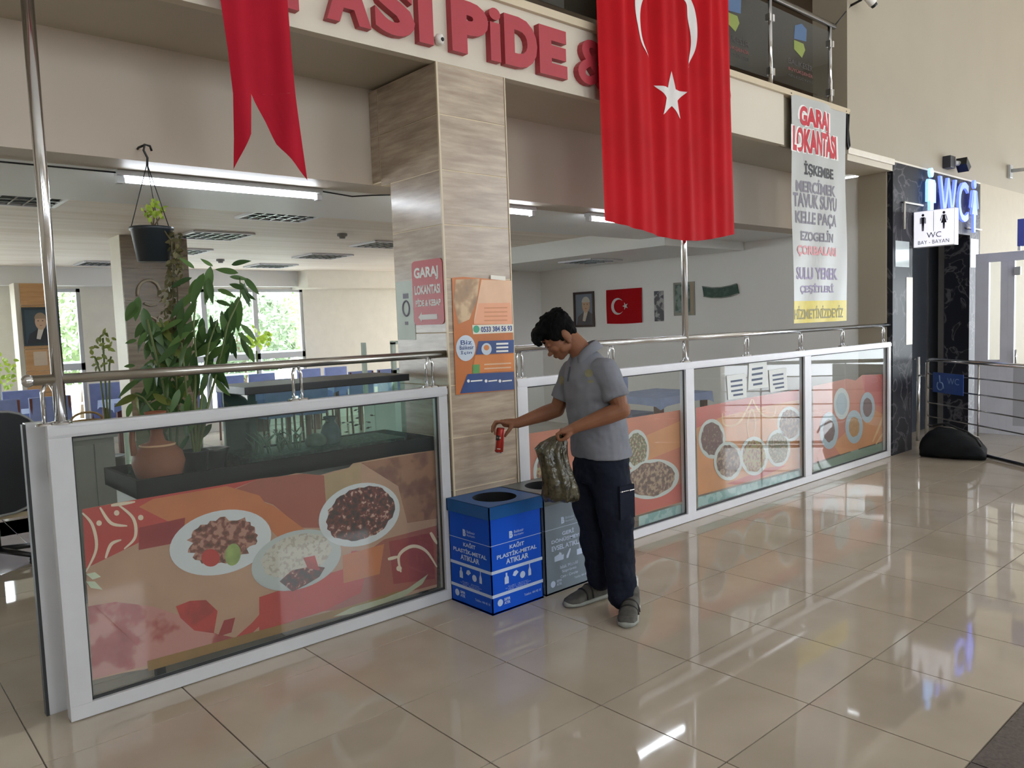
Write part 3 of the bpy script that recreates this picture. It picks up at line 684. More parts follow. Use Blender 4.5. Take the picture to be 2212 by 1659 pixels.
P_DK = mat('poster_dark_red', '#8c2a2c', 0.4, var=0.1, scale=6); P_TAN = mat('poster_tan', '#a58a68', 0.45, var=0.12, scale=8)
P_MEAT = spots('poster_meat_print', '#7a4538', '#a87868', 34, 0.52, third='#4a3024'); P_BEAN = spots('poster_bean_print', '#6e2a22', '#c09a88', 42, 0.62, third='#37201c')
P_RICE = spots('poster_rice_print', '#c0b8ac', '#a89e90', 45, 0.56); P_TOM = spots('poster_tomato_print', '#b0342f', '#96302a', 9, 0.56)
P_PLATE = mat('poster_plate_white', '#c9ccce', 0.35); P_PLATE2 = mat('poster_plate_grey', '#b2b6b4', 0.35); P_LEAF = mat('poster_leaf_print', '#8a9a58', 0.45, var=0.2, scale=20)
P_CRM = mat('poster_cream_line', '#d8c4ac', 0.45); P_CARD = mat('cardboard_strip', '#8d6a3c', 0.8, var=0.12, scale=6); P_PINK = spots('poster_faded_roses', '#a2524c', '#b98078', 7, 0.52, third='#8a2a30')
P_PLASTIC = mat('clear_tape_film', '#a9a98c', 0.2, var=0.1)
outline = [(178, 1100), (240, 1088), (295, 1079), (420, 1058), (560, 1034), (600, 1032), (640, 1022), (655, 1023), (690, 1027), (720, 1018), (754, 1010), (762, 1001), (850, 985), (944, 972), (944, 1268), (870, 1290), (760, 1324), (620, 1362), (480, 1402), (330, 1442), (260, 1455), (200, 1470)]
ps = ppoly('food_poster', outline, P_PEACH, None, 0); tag(ps, 'faded food poster with three plates inside the left glass partition', 'poster')
ppoly('colour_field', [(178, 1100), (295, 1079), (560, 1034), (490, 1062), (400, 1130), (300, 1172), (185, 1228)], P_RED, ps, 1)
ppoly('colour_field', [(330, 1078), (490, 1050), (560, 1070), (600, 1120), (470, 1140), (370, 1130), (300, 1095)], P_OR, ps, 1.6)
ppoly('colour_field', [(560, 1034), (655, 1023), (700, 1027), (708, 1140), (650, 1140), (590, 1090), (500, 1060)], P_BR, ps, 1.4)
ppoly('colour_field', [(490, 1056), (590, 1092), (660, 1145), (600, 1160), (560, 1120)], P_OR, ps, 2)
ppoly('colour_field', [(300, 1140), (400, 1118), (395, 1170), (300, 1188)], P_DK, ps, 2)
ppoly('colour_field', [(700, 1028), (754, 1011), (762, 1002), (780, 1000), (780, 1080), (705, 1100)], P_TAN, ps, 1.6)
ppoly('colour_field', [(780, 1000), (944, 972), (944, 1120), (880, 1130), (860, 1050)], spots('poster_brown_grill', '#7d5240', '#94684e', 9, 0.5, third='#6b3834'), ps, 1.5)
ppoly('colour_field', [(830, 1165), (944, 1135), (944, 1262), (870, 1282), (760, 1315), (590, 1330), (600, 1270), (740, 1230)], P_BR, ps, 1.2)
ppoly('colour_field', [(560, 1290), (740, 1230), (760, 1190), (800, 1190), (780, 1280), (700, 1320), (560, 1365)], P_RED, ps, 1.8)
ppoly('colour_field', [(740, 1200), (830, 1175), (820, 1240), (742, 1260)], P_OR, ps, 2.2)
ppoly('colour_field', [(840, 1170), (935, 1150), (940, 1250), (850, 1262)], P_DK, ps, 2.4)
ppoly('rose_print', [(190, 1310), (250, 1300), (330, 1310), (390, 1330), (470, 1370), (520, 1380), (400, 1415), (250, 1455), (200, 1466)], P_PINK, ps, 1.4)
ppoly('tomato_slice', [(380, 1310), (410, 1298), (445, 1296), (470, 1320), (462, 1368), (420, 1362), (390, 1335)], P_TOM, ps, 2.2)
ppoly('tomato_slice', [(484, 1340), (508, 1334), (500, 1366), (470, 1376)], P_DK, ps, 2.2)
ppoly('pepper_slice', [(545, 1345), (600, 1282), (585, 1330), (540, 1372), (500, 1385)], P_RED, ps, 2)
ppoly('plate_print', ell(476, 1172, 112, 68, -14), P_PLATE, ps, 3); ppoly('food_print', ell(482, 1168, 76, 46, -14, 46, 0.13, 3), P_MEAT, ps, 4)
ppoly('tomato_slice', ell(455, 1205, 20, 19), P_TOM, ps, 5); ppoly('pepper_slice', ell(503, 1198, 17, 24, 10), P_LEAF, ps, 5)
ppoly('plate_print', ell(640, 1210, 100, 62, -18), P_PLATE2, ps, 3.4); ppoly('food_print', ell(640, 1200, 78, 44, -18, 40, 0.03), P_RICE, ps, 4)
ppoly('food_print', [(604, 1256), (630, 1232), (680, 1222), (702, 1226), (690, 1246), (660, 1264), (632, 1278)], P_BEAN, ps, 5); ppoly('tomato_slice', [(655, 1205), (680, 1200), (690, 1232), (665, 1228)], P_TOM, ps, 5.4)
ppoly('plate_print', ell(776, 1112, 90, 66, -20), P_PLATE, ps, 3.8); ppoly('food_print', ell(778, 1110, 77, 54, -25, 44, 0.04, 5), P_BEAN, ps, 4.6)
for pts in ([(178, 1108), (200, 1135), (208, 1185), (186, 1235)], [(216, 1096), (240, 1130), (275, 1136)], [(255, 1090), (288, 1120), (292, 1160), (268, 1186)], [(240, 1092), (292, 1084)], [(228, 1206), (240, 1176), (262, 1166)],
            [(866, 1236), (862, 1200), (890, 1180), (920, 1190), (944, 1225)], [(838, 1208), (862, 1202)], [(930, 1150), (944, 1175)]):
    curve_print('swirl_print', pts, 3.6, P_CRM, ps, 3)
for c in ((252, 1108), (304, 1118), (214, 1130), (862, 1228)): ppoly('berry_print', ell(c[0], c[1], 6, 6, 0, 12), P_CRM, ps, 3.2)
for pts in ([(186, 1240), (205, 1236), (218, 1246), (200, 1252)], [(186, 1256), (205, 1256), (222, 1274), (196, 1270)]): ppoly('leaf_print', pts, mat('poster_pale_leaf', '#c3cbb0', 0.45), ps, 3)
ppoly('cardboard_strip', [(318, 1428), (480, 1384), (620, 1346), (760, 1308), (860, 1276), (872, 1286), (760, 1324), (620, 1364), (480, 1404), (320, 1450)], P_CARD, ps, 4)
ppoly('tape_film', [(720, 1332), (760, 1312), (830, 1292), (880, 1272), (925, 1240), (912, 1262), (870, 1290), (760, 1326)], P_PLASTIC, ps, 5)

# right hand posters
S_BASE = mat('salmon_poster', '#c4755c', 0.4, var=0.1, scale=4); S_OR = mat('salmon_orange', '#cf8c5c', 0.4, var=0.1, scale=4); S_RD = mat('salmon_red', '#c25e54', 0.4, var=0.06, scale=4)
S_LINE = mat('poster_gold_line', '#dcb182', 0.4)
F1 = spots('salad_print', '#6f7a5c', '#b9a08a', 46, 0.55, third='#8c4f48'); F2 = spots('kebab_print', '#7d5a50', '#a98e78', 38, 0.54, third='#55433c'); F3 = spots('pasta_print', '#b08a5c', '#7c4a3c', 36, 0.54, third='#8d9a66'); F4 = spots('stew_print', '#6d4a48', '#8f7c70', 44, 0.6)
F5 = mat('soup_print_amber', '#b3834e', 0.4, var=0.15, scale=30); F6 = mat('soup_print_dark', '#6f4c46', 0.4, var=0.2, scale=30)
PLT = mat('poster_plate_rim', '#c8ccca', 0.35); PLB = mat('poster_plate_bluish', '#aab6c0', 0.35)
TEAL = spots('teal_film', '#86aaa8', '#a9c2bf', 12, 0.5)
def plate(parent, cx, cy, rx, ry, food, rim=PLT, lay=3.0, rot=0, k=0.82, jag=0.05):
    ppoly('plate_print', ell(cx, cy, rx, ry, rot), rim, parent, lay); ppoly('food_print', ell(cx, cy, rx*k, ry*k, rot, 34, jag, int(cx)), food, parent, lay + 0.8)
# bay 1
b1 = ppoly('food_poster', [(1134, 938), (1345, 905), (1481, 884), (1487, 1080), (1380, 1112), (1140, 1180)], S_BASE, None, 0); tag(b1, 'salmon food poster behind the man in the first right bay', 'poster')
ppoly('colour_field', [(1350, 960), (1480, 905), (1483, 960), (1360, 1010)], S_OR, b1, 1); ppoly('colour_field', [(1360, 1080), (1485, 1040), (1487, 1078), (1375, 1112)], S_RD, b1, 1)
plate(b1, 1376, 972, 26, 44, F1, lay=2); plate(b1, 1408, 1035, 60, 42, F2, rot=-14, lay=3.5, k=0.86); plate(b1, 1190, 1020, 38, 50, F3, lay=2)
ppoly('teal_strip', [(1380, 1116), (1487, 1085), (1489, 1108), (1380, 1142)], TEAL, b1, 1)
# bay 2
b2 = ppoly('food_poster', [(1503, 881), (1618, 859), (1734, 840), (1739, 1008), (1620, 1040), (1508, 1070)], S_OR, None, 0); tag(b2, 'orange food poster with five plates in the middle right bay', 'poster')
ppoly('colour_field', [(1503, 881), (1618, 859), (1734, 840), (1735, 862), (1640, 880), (1560, 900), (1504, 925)], S_RD, b2, 1)
ppoly('colour_field', [(1570, 1045), (1660, 1010), (1700, 1005), (1640, 1034), (1590, 1047)], S_RD, b2, 1)
plate(b2, 1538, 948, 29, 43, F4, lay=2); plate(b2, 1706, 916, 27, 38, F2, lay=2); plate(b2, 1681, 968, 26, 40, F1, lay=2.8); plate(b2, 1573, 996, 31, 42, F2, PLT, 3.6); plate(b2, 1629, 985, 30, 42, F3, PLT, 4.4)
for pts in ([(1560, 893), (1565, 918), (1595, 914), (1618, 876), (1624, 862)], [(1677, 880), (1670, 900), (1648, 896), (1632, 876), (1626, 862)], [(1618, 945), (1615, 915), (1624, 884), (1632, 912), (1628, 945)]): curve_print('swirl_print', pts, 2.2, S_LINE, b2, 3)
ppoly('teal_strip', [(1508, 1074), (1620, 1044), (1740, 1012), (1741, 1026), (1625, 1060), (1508, 1096)], TEAL, b2, 1)
# bay 3
b3 = ppoly('food_poster', [(1756, 834), (1830, 818), (1848, 822), (1862, 810), (1915, 808), (1917, 950), (1840, 972), (1757, 1000)], S_BASE, None, 0); tag(b3, 'red food poster with soup bowls in the far right bay', 'poster')
ppoly('colour_field', [(1800, 960), (1880, 880), (1915, 900), (1917, 950), (1815, 982)], S_OR, b3, 1); ppoly('colour_field', [(1862, 812), (1914, 810), (1914, 880), (1872, 870)], S_RD, b3, 1)
plate(b3, 1818, 872, 17, 34, PLB, PLT, 2, k=0.7); plate(b3, 1791, 930, 20, 40, F6, PLB, 2.6, k=0.62); plate(b3, 1845, 922, 19, 36, F5, PLB, 2.6, k=0.6); plate(b3, 1874, 880, 16, 33, F6, PLB, 2.6, k=0.62)
for pts in ([(1885, 955), (1900, 920), (1910, 890)], [(1892, 960), (1905, 940), (1915, 930)]): curve_print('swirl_print', pts, 2.2, S_LINE, b3, 3)
ppoly('green_strip', [(1757, 1004), (1840, 976), (1917, 953), (1918, 968), (1840, 996), (1758, 1022)], mat('grey_green_film', '#7f8f80', 0.4), b3, 1)
# paper notices on the glass
PAPER = mat('white_paper', '#dfe3e2', 0.6)
for k, (quad, lab) in enumerate(((((1570, 812), (1611, 806), (1613, 858), (1573, 864)), 'printed paper notice taped to the glass, left of the three'), (((1618, 784), (1656, 778), (1660, 836), (1616, 842)), 'tall paper notice taped to the glass, highest of the three'), (((1661, 800), (1699, 794), (1701, 842), (1664, 848)), 'printed paper notice taped to the glass, right of the three'))):
    n = ppoly('paper_notice', quad, PAPER, None, 0, 0.022); tag(n, lab, 'notice', 'paper notices on the glass')
    (ax, ay), (bx_, by_), (cx_, cy_), (dx_, dy_) = quad
    for t in (0.22, 0.42, 0.62, 0.8):
        def lp(u, v): return (ax + (bx_-ax)*u + (dx_-ax)*v, ay + (by_-ay)*u + (dy_-ay)*v)
        ppoly('print_line', [lp(0.18 + 0.1*(t > .7), t), lp(0.8, t), lp(0.8, t + 0.08), lp(0.18 + 0.1*(t > .7), t + 0.08)], mat('notice_ink', '#4f5a72', 0.6), n, 1, 0.022)

# ------------------------------------------------------------------ signs on the column
SGN = mat('sign_red', '#b53039', 0.4, var=0.03)
def plane_on_side(y, z): return (CX0 - 0.004, y, z)
sg = MB(); r = 0.03; y0, y1, z0, z1 = 0.015, 0.32, 1.606, 1.985
pts = []
for cy, cz, a0 in ((y1 - r, z1 - r, 0), (y0 + r, z1 - r, 90), (y0 + r, z0 + r, 180), (y1 - r, z0 + r, 270)):
    for k in range(5):
        a = math.radians(a0 + k*22.5); pts.append((CX0 - 0.006, cy + r*math.cos(a), cz + r*math.sin(a)))
so = sg.prism(pts, (0.006, 0, 0)).build('arrow_sign', SGN); recalc(so); tag(so, 'red rounded sign with white lettering and arrow on the column side', 'sign')
U, V = (0, -1, 0), (0, 0, 1); O = (CX0 - 0.006, 0, 0)
def side_text(s, y_l, y_r, za, zb, m=TXW, bold=0.04, par=so): return text(s, m, par, 'lettering', O, U, V, (-y_l, -y_r, za, zb), 0.001, 0, bold=bold)
side_text('GARAJ', 0.297, 0.055, 1.865, 1.945); side_text('LOKANTASI', 0.297, 0.04, 1.785, 1.84); side_text('PİDE & KEBAP', 0.292, 0.04, 1.715, 1.765)
a = [(0.27, 1.652), (0.235, 1.682), (0.235, 1.667), (0.08, 1.667), (0.08, 1.637), (0.235, 1.637), (0.235, 1.622)]
MB().prism([(CX0 - 0.0065, y, z) for y, z in a], (-0.001, 0, 0)).build('arrow', TXW, so)
pa = MB().box((CX0 - 0.003, 0.315, 1.52), (CX0, 0.505, 1.875)).build('paper_notice', mat('pale_green_paper', '#cdd8d0', 0.6)); tag(pa, 'pale paper notice with emblem taped beside the red arrow sign', 'notice')
for (ya, yb, za, zb) in ((0.37, 0.43, 1.77, 1.80), (0.385, 0.42, 1.61, 1.63)): MB().box((CX0 - 0.0036, ya, za), (CX0 - 0.003, yb, zb)).build('emblem', TXG, pa)
rg = MB(); P2 = [(CX0 - 0.0036, 0.40 + 0.035*math.cos(t*math.pi/12), 1.71 + 0.045*math.sin(t*math.pi/12)) for t in range(25)]
rg.tube(P2, 0.006, 6, False).build('emblem', TXG, pa)

# poster on column front
def cpt(px, py): return onY(px, py, -0.004)
co = ppoly('campaign_poster', [(976, 600), (1000, 598), (1104, 606), (1112, 842), (985, 853)], mat('poster_burnt_orange', '#bb6f3c', 0.35, var=0.12, scale=5), None, 0, -0.006); tag(co, 'orange and blue campaign poster on the front of the column', 'poster')
def cp(name, pts, m, lay): return ppoly(name, pts, m, co, lay, -0.006)
CB = mat('poster_navy', '#2e4a84', 0.35, var=0.08, scale=9); CO2 = mat('poster_light_orange', '#d58344', 0.35, var=0.06); CPEACH = mat('poster_pale_peach', '#dcb595', 0.4, var=0.06)
cp('hands_print', [(984, 604), (1036, 602), (1030, 650), (1014, 690), (990, 700), (980, 650)], spots('photo_hands_print', '#a88a6c', '#c9ae8c', 7, 0.5, third='#7a6a5e'), 1)
cp('board_print', [(1040, 604), (1104, 606), (1106, 700), (1024, 700), (1024, 690)], CPEACH, 1.2)
cp('panel_print', [(1034, 655), (1102, 654), (1106, 700), (1024, 700)], mat('poster_salmon', '#e0a07e', 0.4), 1.6)
for k in range(4): cp('print_line', [(1046, 664 + k*9), (1096, 663 + k*9), (1096, 666 + k*9), (1046, 667 + k*9)], mat('poster_orange_ink', '#c98a62', 0.5), 2)
cp('number_strip', [(1020, 702), (1108, 700), (1109, 718), (1022, 722)], mat('poster_ivory', '#d8d6c8', 0.4), 2)
cp('round_mark', ell(1029, 711, 7, 8, 0, 20), mat('poster_green', '#3f9a7a', 0.4), 2.6)
p0, p1 = cpt(1038, 718), cpt(1105, 703); text('0533 384 56 93', CB, co, 'lettering', (0, -0.0085, 0), (1, 0, 0), (0, 0, 1), (p0.x, p1.x, p0.z, p1.z), 0.0, bold=0.04)
cp('blue_band', [(1034, 737), (1110, 734), (1110, 762), (1028, 766)], CB, 1.8); cp('orange_band', [(1026, 768), (1110, 764), (1110, 800), (1020, 806)], CO2, 1.6)
cp('blue_band', [(1010, 808), (1110, 803), (1112, 841), (994, 850)], CB, 1.8)
cp('round_badge', ell(1006, 752, 21, 28, 0, 28), mat('poster_pale_blue', '#c3cfdc', 0.4), 2.4)
for k, t in enumerate(('Biz', 'Balıkesir', 'İçin')):
    a, b_ = cpt(994 - 2*(k == 1), 745 + 11*k), cpt(1018 + 4*(k == 1), 734 + 11*k); text(t, CB, co, 'lettering', (0, -0.009, 0), (1, 0, 0), (0, 0, 1), (a.x, b_.x, a.z, b_.z), 0.0, bold=0.01)
cp('round_badge', ell(1051, 754, 11, 13, 0, 20), mat('poster_pale_blue', '#c3cfdc', 0.4), 2.6); cp('badge_centre', ell(1051, 751, 6, 6, 0, 14), CO2, 3.2)
cp('green_mark', [(1021, 788), (1036, 787), (1036, 806), (1021, 807)], mat('poster_green2', '#5a9a58', 0.4), 2.6)
for k in range(3): cp('print_line', [(1072, 741 + k*8), (1098, 740 + k*8), (1098, 744 + k*8), (1072, 745 + k*8)], TXW, 2.6)
for k in range(2): cp('print_line', [(1046, 786 + k*9), (1104, 783 + k*9), (1104, 786 + k*9), (1046, 789 + k*9)], CPEACH, 2.6)
for a, b_ in ((1010, 1042), (1048, 1074), (1078, 1106)): cp('round_mark', ell(a + 2, 823, 3, 3.5, 0, 12), TXW, 2.6); cp('print_line', [(a + 7, 822), (b_, 820), (b_, 823), (a + 7, 825)], TXW, 2.6)
cp('tape', [(1060, 594), (1092, 597), (1092, 606), (1060, 603)], mat('tape_white', '#e2ddd2', 0.3), 3)

# ------------------------------------------------------------------ recycling bins
def bin_(x0, body, lidc, name, label, lines, sub, colname):
    x1, y0, y1, h = x0 + 0.385, -0.375, -0.005, 0.555
    b = empty('recycling_bin', ((x0 + x1)/2, -0.19, 0), label=label, cat='bin')
    t = 0.006; mb = MB()
    mb.box((x0, y0, 0.002), (x1, y1, 0.012))
    mb.box((x0, y0, 0), (x1, y0 + t, h)); mb.box((x0, y1 - t, 0), (x1, y1, h)); mb.box((x0, y0, 0), (x0 + t, y1, h)); mb.box((x1 - t, y0, 0), (x1, y1, h))
    mb.build('body', body, b)
    l = MB(); e = 0.012; z0, z1 = 0.535, 0.605
    l.box((x0 - e, y0 - e, z0), (x1 + e, y0 - e + t, z1)); l.box((x0 - e, y1 + e*0 - t, z0), (x1 + e, y1, z1)); l.box((x0 - e, y0 - e, z0), (x0 - e + t, y1, z1)); l.box((x1 + e - t, y0 - e, z0), (x1 + e, y1, z1))
    # top plate with a round opening
    cx, cy, R_ = (x0 + x1)/2, (y0 + y1)/2 - 0.005, 0.128; n = 48; vs = []; fs = []
    for k in range(n):
        a = 2*math.pi*k/n; ca, sa = math.cos(a), math.sin(a); vs.append((cx + R_*ca, cy + R_*sa, z1))
        hx, hy0, hy1 = (x1 - x0)/2 + e, cy - (y0 - e), y1 - cy
        s = min(hx/abs(ca) if abs(ca) > 1e-6 else 9, (hy1 if sa > 0 else hy0)/abs(sa) if abs(sa) > 1e-6 else 9)
        vs.append((cx + s*ca, cy + s*sa, z1))
    corners = []
    for k in range(n): fs.append((2*k, 2*k + 1, 2*((k+1) % n) + 1, 2*((k+1) % n)))
    l.add(vs, fs)
    for sx in (x0 - e, x1 + e):
        for sy in (y0 - e, y1):
            # fill the corner slivers
            c2 = sorted(range(n), key=lambda k: (vs[2*k+1][0]-sx)**2 + (vs[2*k+1][1]-sy)**2)[:2]
            l.add([(sx, sy, z1), vs[2*c2[0]+1], vs[2*c2[1]+1]], [(0, 1, 2)])
    l.build('lid', lidc, b)
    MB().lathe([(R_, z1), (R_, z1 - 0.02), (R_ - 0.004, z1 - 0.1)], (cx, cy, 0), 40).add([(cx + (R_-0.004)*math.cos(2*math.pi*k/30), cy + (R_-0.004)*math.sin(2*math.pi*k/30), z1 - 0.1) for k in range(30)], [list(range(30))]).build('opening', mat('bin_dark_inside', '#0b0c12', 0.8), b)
    def face(O, U, w, tx):
        V = (0, 0, 1); N = Vector(U).cross(Vector(V))
        def rect(u0, u1, v0, v1, m, nm, off=0.0008):
            P = [Vector(O) + Vector(U)*u + Vector(V)*v + N*off for u, v in ((u0, v0), (u1, v0), (u1, v1), (u0, v1))]
            MB().add(P, [(0, 1, 2, 3)]).build(nm, m, b)
        def tt(s, u0, u1, v0, v1, bold=0.03, fit='both', al='c'): text(s, tx, b, 'lettering', O, U, V, (u0, u1, v0, v1), 0.0012, 0, bold=bold, fit=fit, align=al)
        c = w/2
        rect(0, w, 0.385, 0.388, tx, 'print_line')
        tt('B', c - 0.055, c - 0.028, 0.405, 0.445, 0.06); tt('Balıkesir', c - 0.018, c + 0.055, 0.428, 0.443, 0.0); tt('Büyükşehir', c - 0.018, c + 0.055, 0.407, 0.422, 0.0)
        if sub == 'blue':
            tt(lines[0], c - 0.055, c + 0.055, 0.345, 0.375); tt(lines[1], c - 0.15, c + 0.15, 0.305, 0.335); tt(lines[2], c - 0.085, c + 0.085, 0.265, 0.295)
            rect(0, w, 0.228, 0.246, tx, 'print_band'); rect(0, w, 0.095, 0.113, tx, 'print_band')
            pict = (c - 0.10, c - 0.04, c + 0.015, c + 0.075); pv = 0.16
        else:
            tt(lines[0], c - 0.05, c + 0.05, 0.335, 0.365); tt(lines[1], c - 0.14, c + 0.14, 0.295, 0.325); tt(lines[2], c - 0.14, c + 0.14, 0.255, 0.285)
            pict = (c - 0.12, c - 0.02, c + 0.07); pv = 0.19
        def pic(pts, u, v, s=1.0):
            P = [Vector(O) + Vector(U)*(u + a*s) + Vector(V)*(v + q*s) + N*0.0012 for a, q in pts]; MB().add(P, [list(range(len(P)))]).build('pictogram', tx, b)
        if sub == 'blue':
            pic([(0, 0), (.03, 0), (.03, .035), (.021, .045), (.021, .062), (.009, .062), (.009, .045), (0, .035)], pict[0], pv - 0.005)
            pic([(0, .0), (.02, -.008), (.045, .01), (.03, .025), (.01, .02)], pict[1], pv + 0.03)
            pic([(.02*math.cos(k*.5236) + .02, .02*math.sin(k*.5236) + .02) for k in range(12)], pict[2], pv - 0.002)
            pic([(.004, 0), (.026, 0), (.026, .03), (.018, .05), (.018, .075), (.012, .075), (.012, .05), (.004, .03)], pict[3], pv + 0.0)
            for k, t in enumerate(('Kağıt · Karton', 'Su Şişesi · Meyve Suyu', 'Metal · Teneke Kutu', 'Ambalaj Malzemeleri')):
                tt(t, c - 0.075 - 0.02*(k % 2), c + 0.075 + 0.02*(k % 2), 0.140 - 0.0085*(k) - 0.006, 0.140 - 0.0085*k, 0.0)
        else:
            pic([(0, 0), (.075, 0), (.08, .03), (.06, .03), (.06, .042), (.04, .05), (.04, .04), (.0, .03)], pict[0], pv)
            pic([(0, 0), (.015, 0), (.04, .05), (.03, .055), (.0, .015)], pict[1], pv)
            pic([(0, 0), (.06, 0), (.065, .02), (.05, .035), (.026, .035), (.026, .075), (.02, .075), (.02, .035), (0, .035)], pict[2], pv)
            for k, t in enumerate(('Islak Mendil', 'Süprüntü', 'Cam - Çerçöp')): tt(t, c - 0.075 + 0.015*(k == 1), c + 0.075 - 0.015*(k == 1), 0.155 - 0.03*k - 0.018, 0.155 - 0.03*k + 0.002, 0.01)
        pic([(.02*math.cos(k*.5236), .02*math.sin(k*.5236)) for k in range(12)], 0.055, 0.06); tt('SIFIR', 0.085, 0.13, 0.062, 0.078); tt('ATIK', 0.085, 0.13, 0.042, 0.058)
        tt('Telefon: 444 40 10', w - 0.15, w - 0.02, 0.05, 0.064, 0.0)
    TXB = mat('bin_print', '#b9c9e4' if sub == 'blue' else '#cfd6da', 0.5)
    face((x0, y0 - 0.0, 0), (1, 0, 0), x1 - x0, TXB)
    face((x0, y1, 0), (0, -1, 0), y1 - y0, TXB)
    return b
bin_(2.135, mat('bin_blue_card', '#0f50c4', 0.5, spec=0.2, var=0.05), mat('bin_blue_lid', '#1d5796', 0.4, spec=0.3, var=0.04), 'recycling_bin', 'blue cardboard recycling bin with round opening beside the column', ('KAĞIT', 'PLASTİK-METAL', 'ATIKLAR'), 'blue', 'b')
bin_(2.545, mat('bin_grey_card', '#6f7d8a', 0.4, var=0.04), mat('bin_grey_lid', '#565c5c', 0.35, var=0.04), 'recycling_bin', 'grey cardboard waste bin with round opening behind the man', ('GERİ', 'DÖNÜŞMEYEN', 'EVSEL ATIKLAR'), 'grey', 'g')

# ------------------------------------------------------------------ restroom front in black marble
def marble():
    m, nt, b = nodes_of('black_marble'); N = nt.nodes; L = nt.links; geo = N.new('ShaderNodeNewGeometry')
    nz = N.new('ShaderNodeTexNoise'); nz.inputs['Scale'].default_value = 2.4; nz.inputs['Detail'].default_value = 8; nz.inputs['Distortion'].default_value = 1.6
    L.new(geo.outputs['Position'], nz.inputs['Vector']); r = N.new('ShaderNodeValToRGB'); e = r.color_ramp.elements
    e[0].position = 0.47; e[0].color = lin('#26272d'); e[1].position = 0.53; e[1].color = lin('#2b2c32'); k = e.new(0.5); k.color = lin('#5d5b60')
    L.new(nz.outputs['Fac'], r.inputs[0]); L.new(r.outputs[0], b.inputs['Base Color']); b.inputs['Roughness'].default_value = 0.4; b.inputs['Specular IOR Level'].default_value = 0.1; return m
MARB = marble()
wc = empty('restroom_front', (9.5, 0.0, 0), label='black marble restroom front with two dark openings', cat='portal')
MB().box((8.20, 0.0, 2.50), (10.85, 0.3, 3.17)).build('header', MARB, wc)
MB().box((8.20, 0.0, 0), (8.72, 0.3, 2.50)).build('jamb', MARB, wc); MB().box((10.50, 0.0, 0), (10.85, 0.3, 2.50)).build('jamb', MARB, wc)
MB().box((9.30, 0.5, 0), (10.86, 0.62, 2.6)).build('screen_wall', mat('anthracite_laminate', '#3f444e', 0.5, var=0.1, scale=4), wc)
for xx in (9.29, 10.49): MB().box((xx, 0.485, 0), (xx + 0.014, 0.5, 2.5)).build('steel_edge', STEELD, wc)
MB().box((8.74, 0.3, 0), (8.78, 0.36, 2.2)).box((9.18, 0.3, 0), (9.22, 0.36, 2.2)).box((8.74, 0.3, 2.16), (9.22, 0.36, 2.2)).build('door_frame', mat('grey_door_frame', '#767b84', 0.4), wc)
MB().box((8.26, -0.004, 2.06), (8.62, 0.0, 2.34)).build('reflection_patch', mat('pale_reflection', '#c3cfd2', 0.15), wc)  # pale patches on both jambs paint reflections in the polished marble
MB().box((10.52, -0.004, 2.10), (10.80, 0.0, 2.46)).build('reflection_patch', mat('pale_reflection', '#c3cfd2', 0.15), wc)
MB().box((8.55, -0.003, 1.20), (8.72, 0.0, 1.95)).build('tan_reflection_patch', mat('tan_reflection', '#a98a68', 0.3, var=0.25, scale=9), wc)  # tan strip is a reflection painted onto the left jamb
MB().tube([(8.45, -0.02, 2.47), (8.45, -0.02, 2.76), (8.95, -0.02, 2.76)], 0.012, 8).build('conduit', WHITE, wc)
MB().tube([(10.35, -0.02, 2.585), (10.85, -0.02, 2.585)], 0.012, 8).build('conduit', WHITE, wc)
tag(MB().box((8.6, 2.2, 0), (11.2, 2.3, 2.6)).build('wall_restroom', mat('restroom_tile', '#54483e', 0.4)), kind='structure')
tag(MB().box((8.4, 0.35, 2.6), (11.2, 2.3, 2.7)).build('ceiling_restroom', WHITE), kind='structure')
tag(MB().box((10.86, 0.35, 0), (11.0, 2.3, 2.6)).build('wall_restroom_side', WALLW), kind='structure')
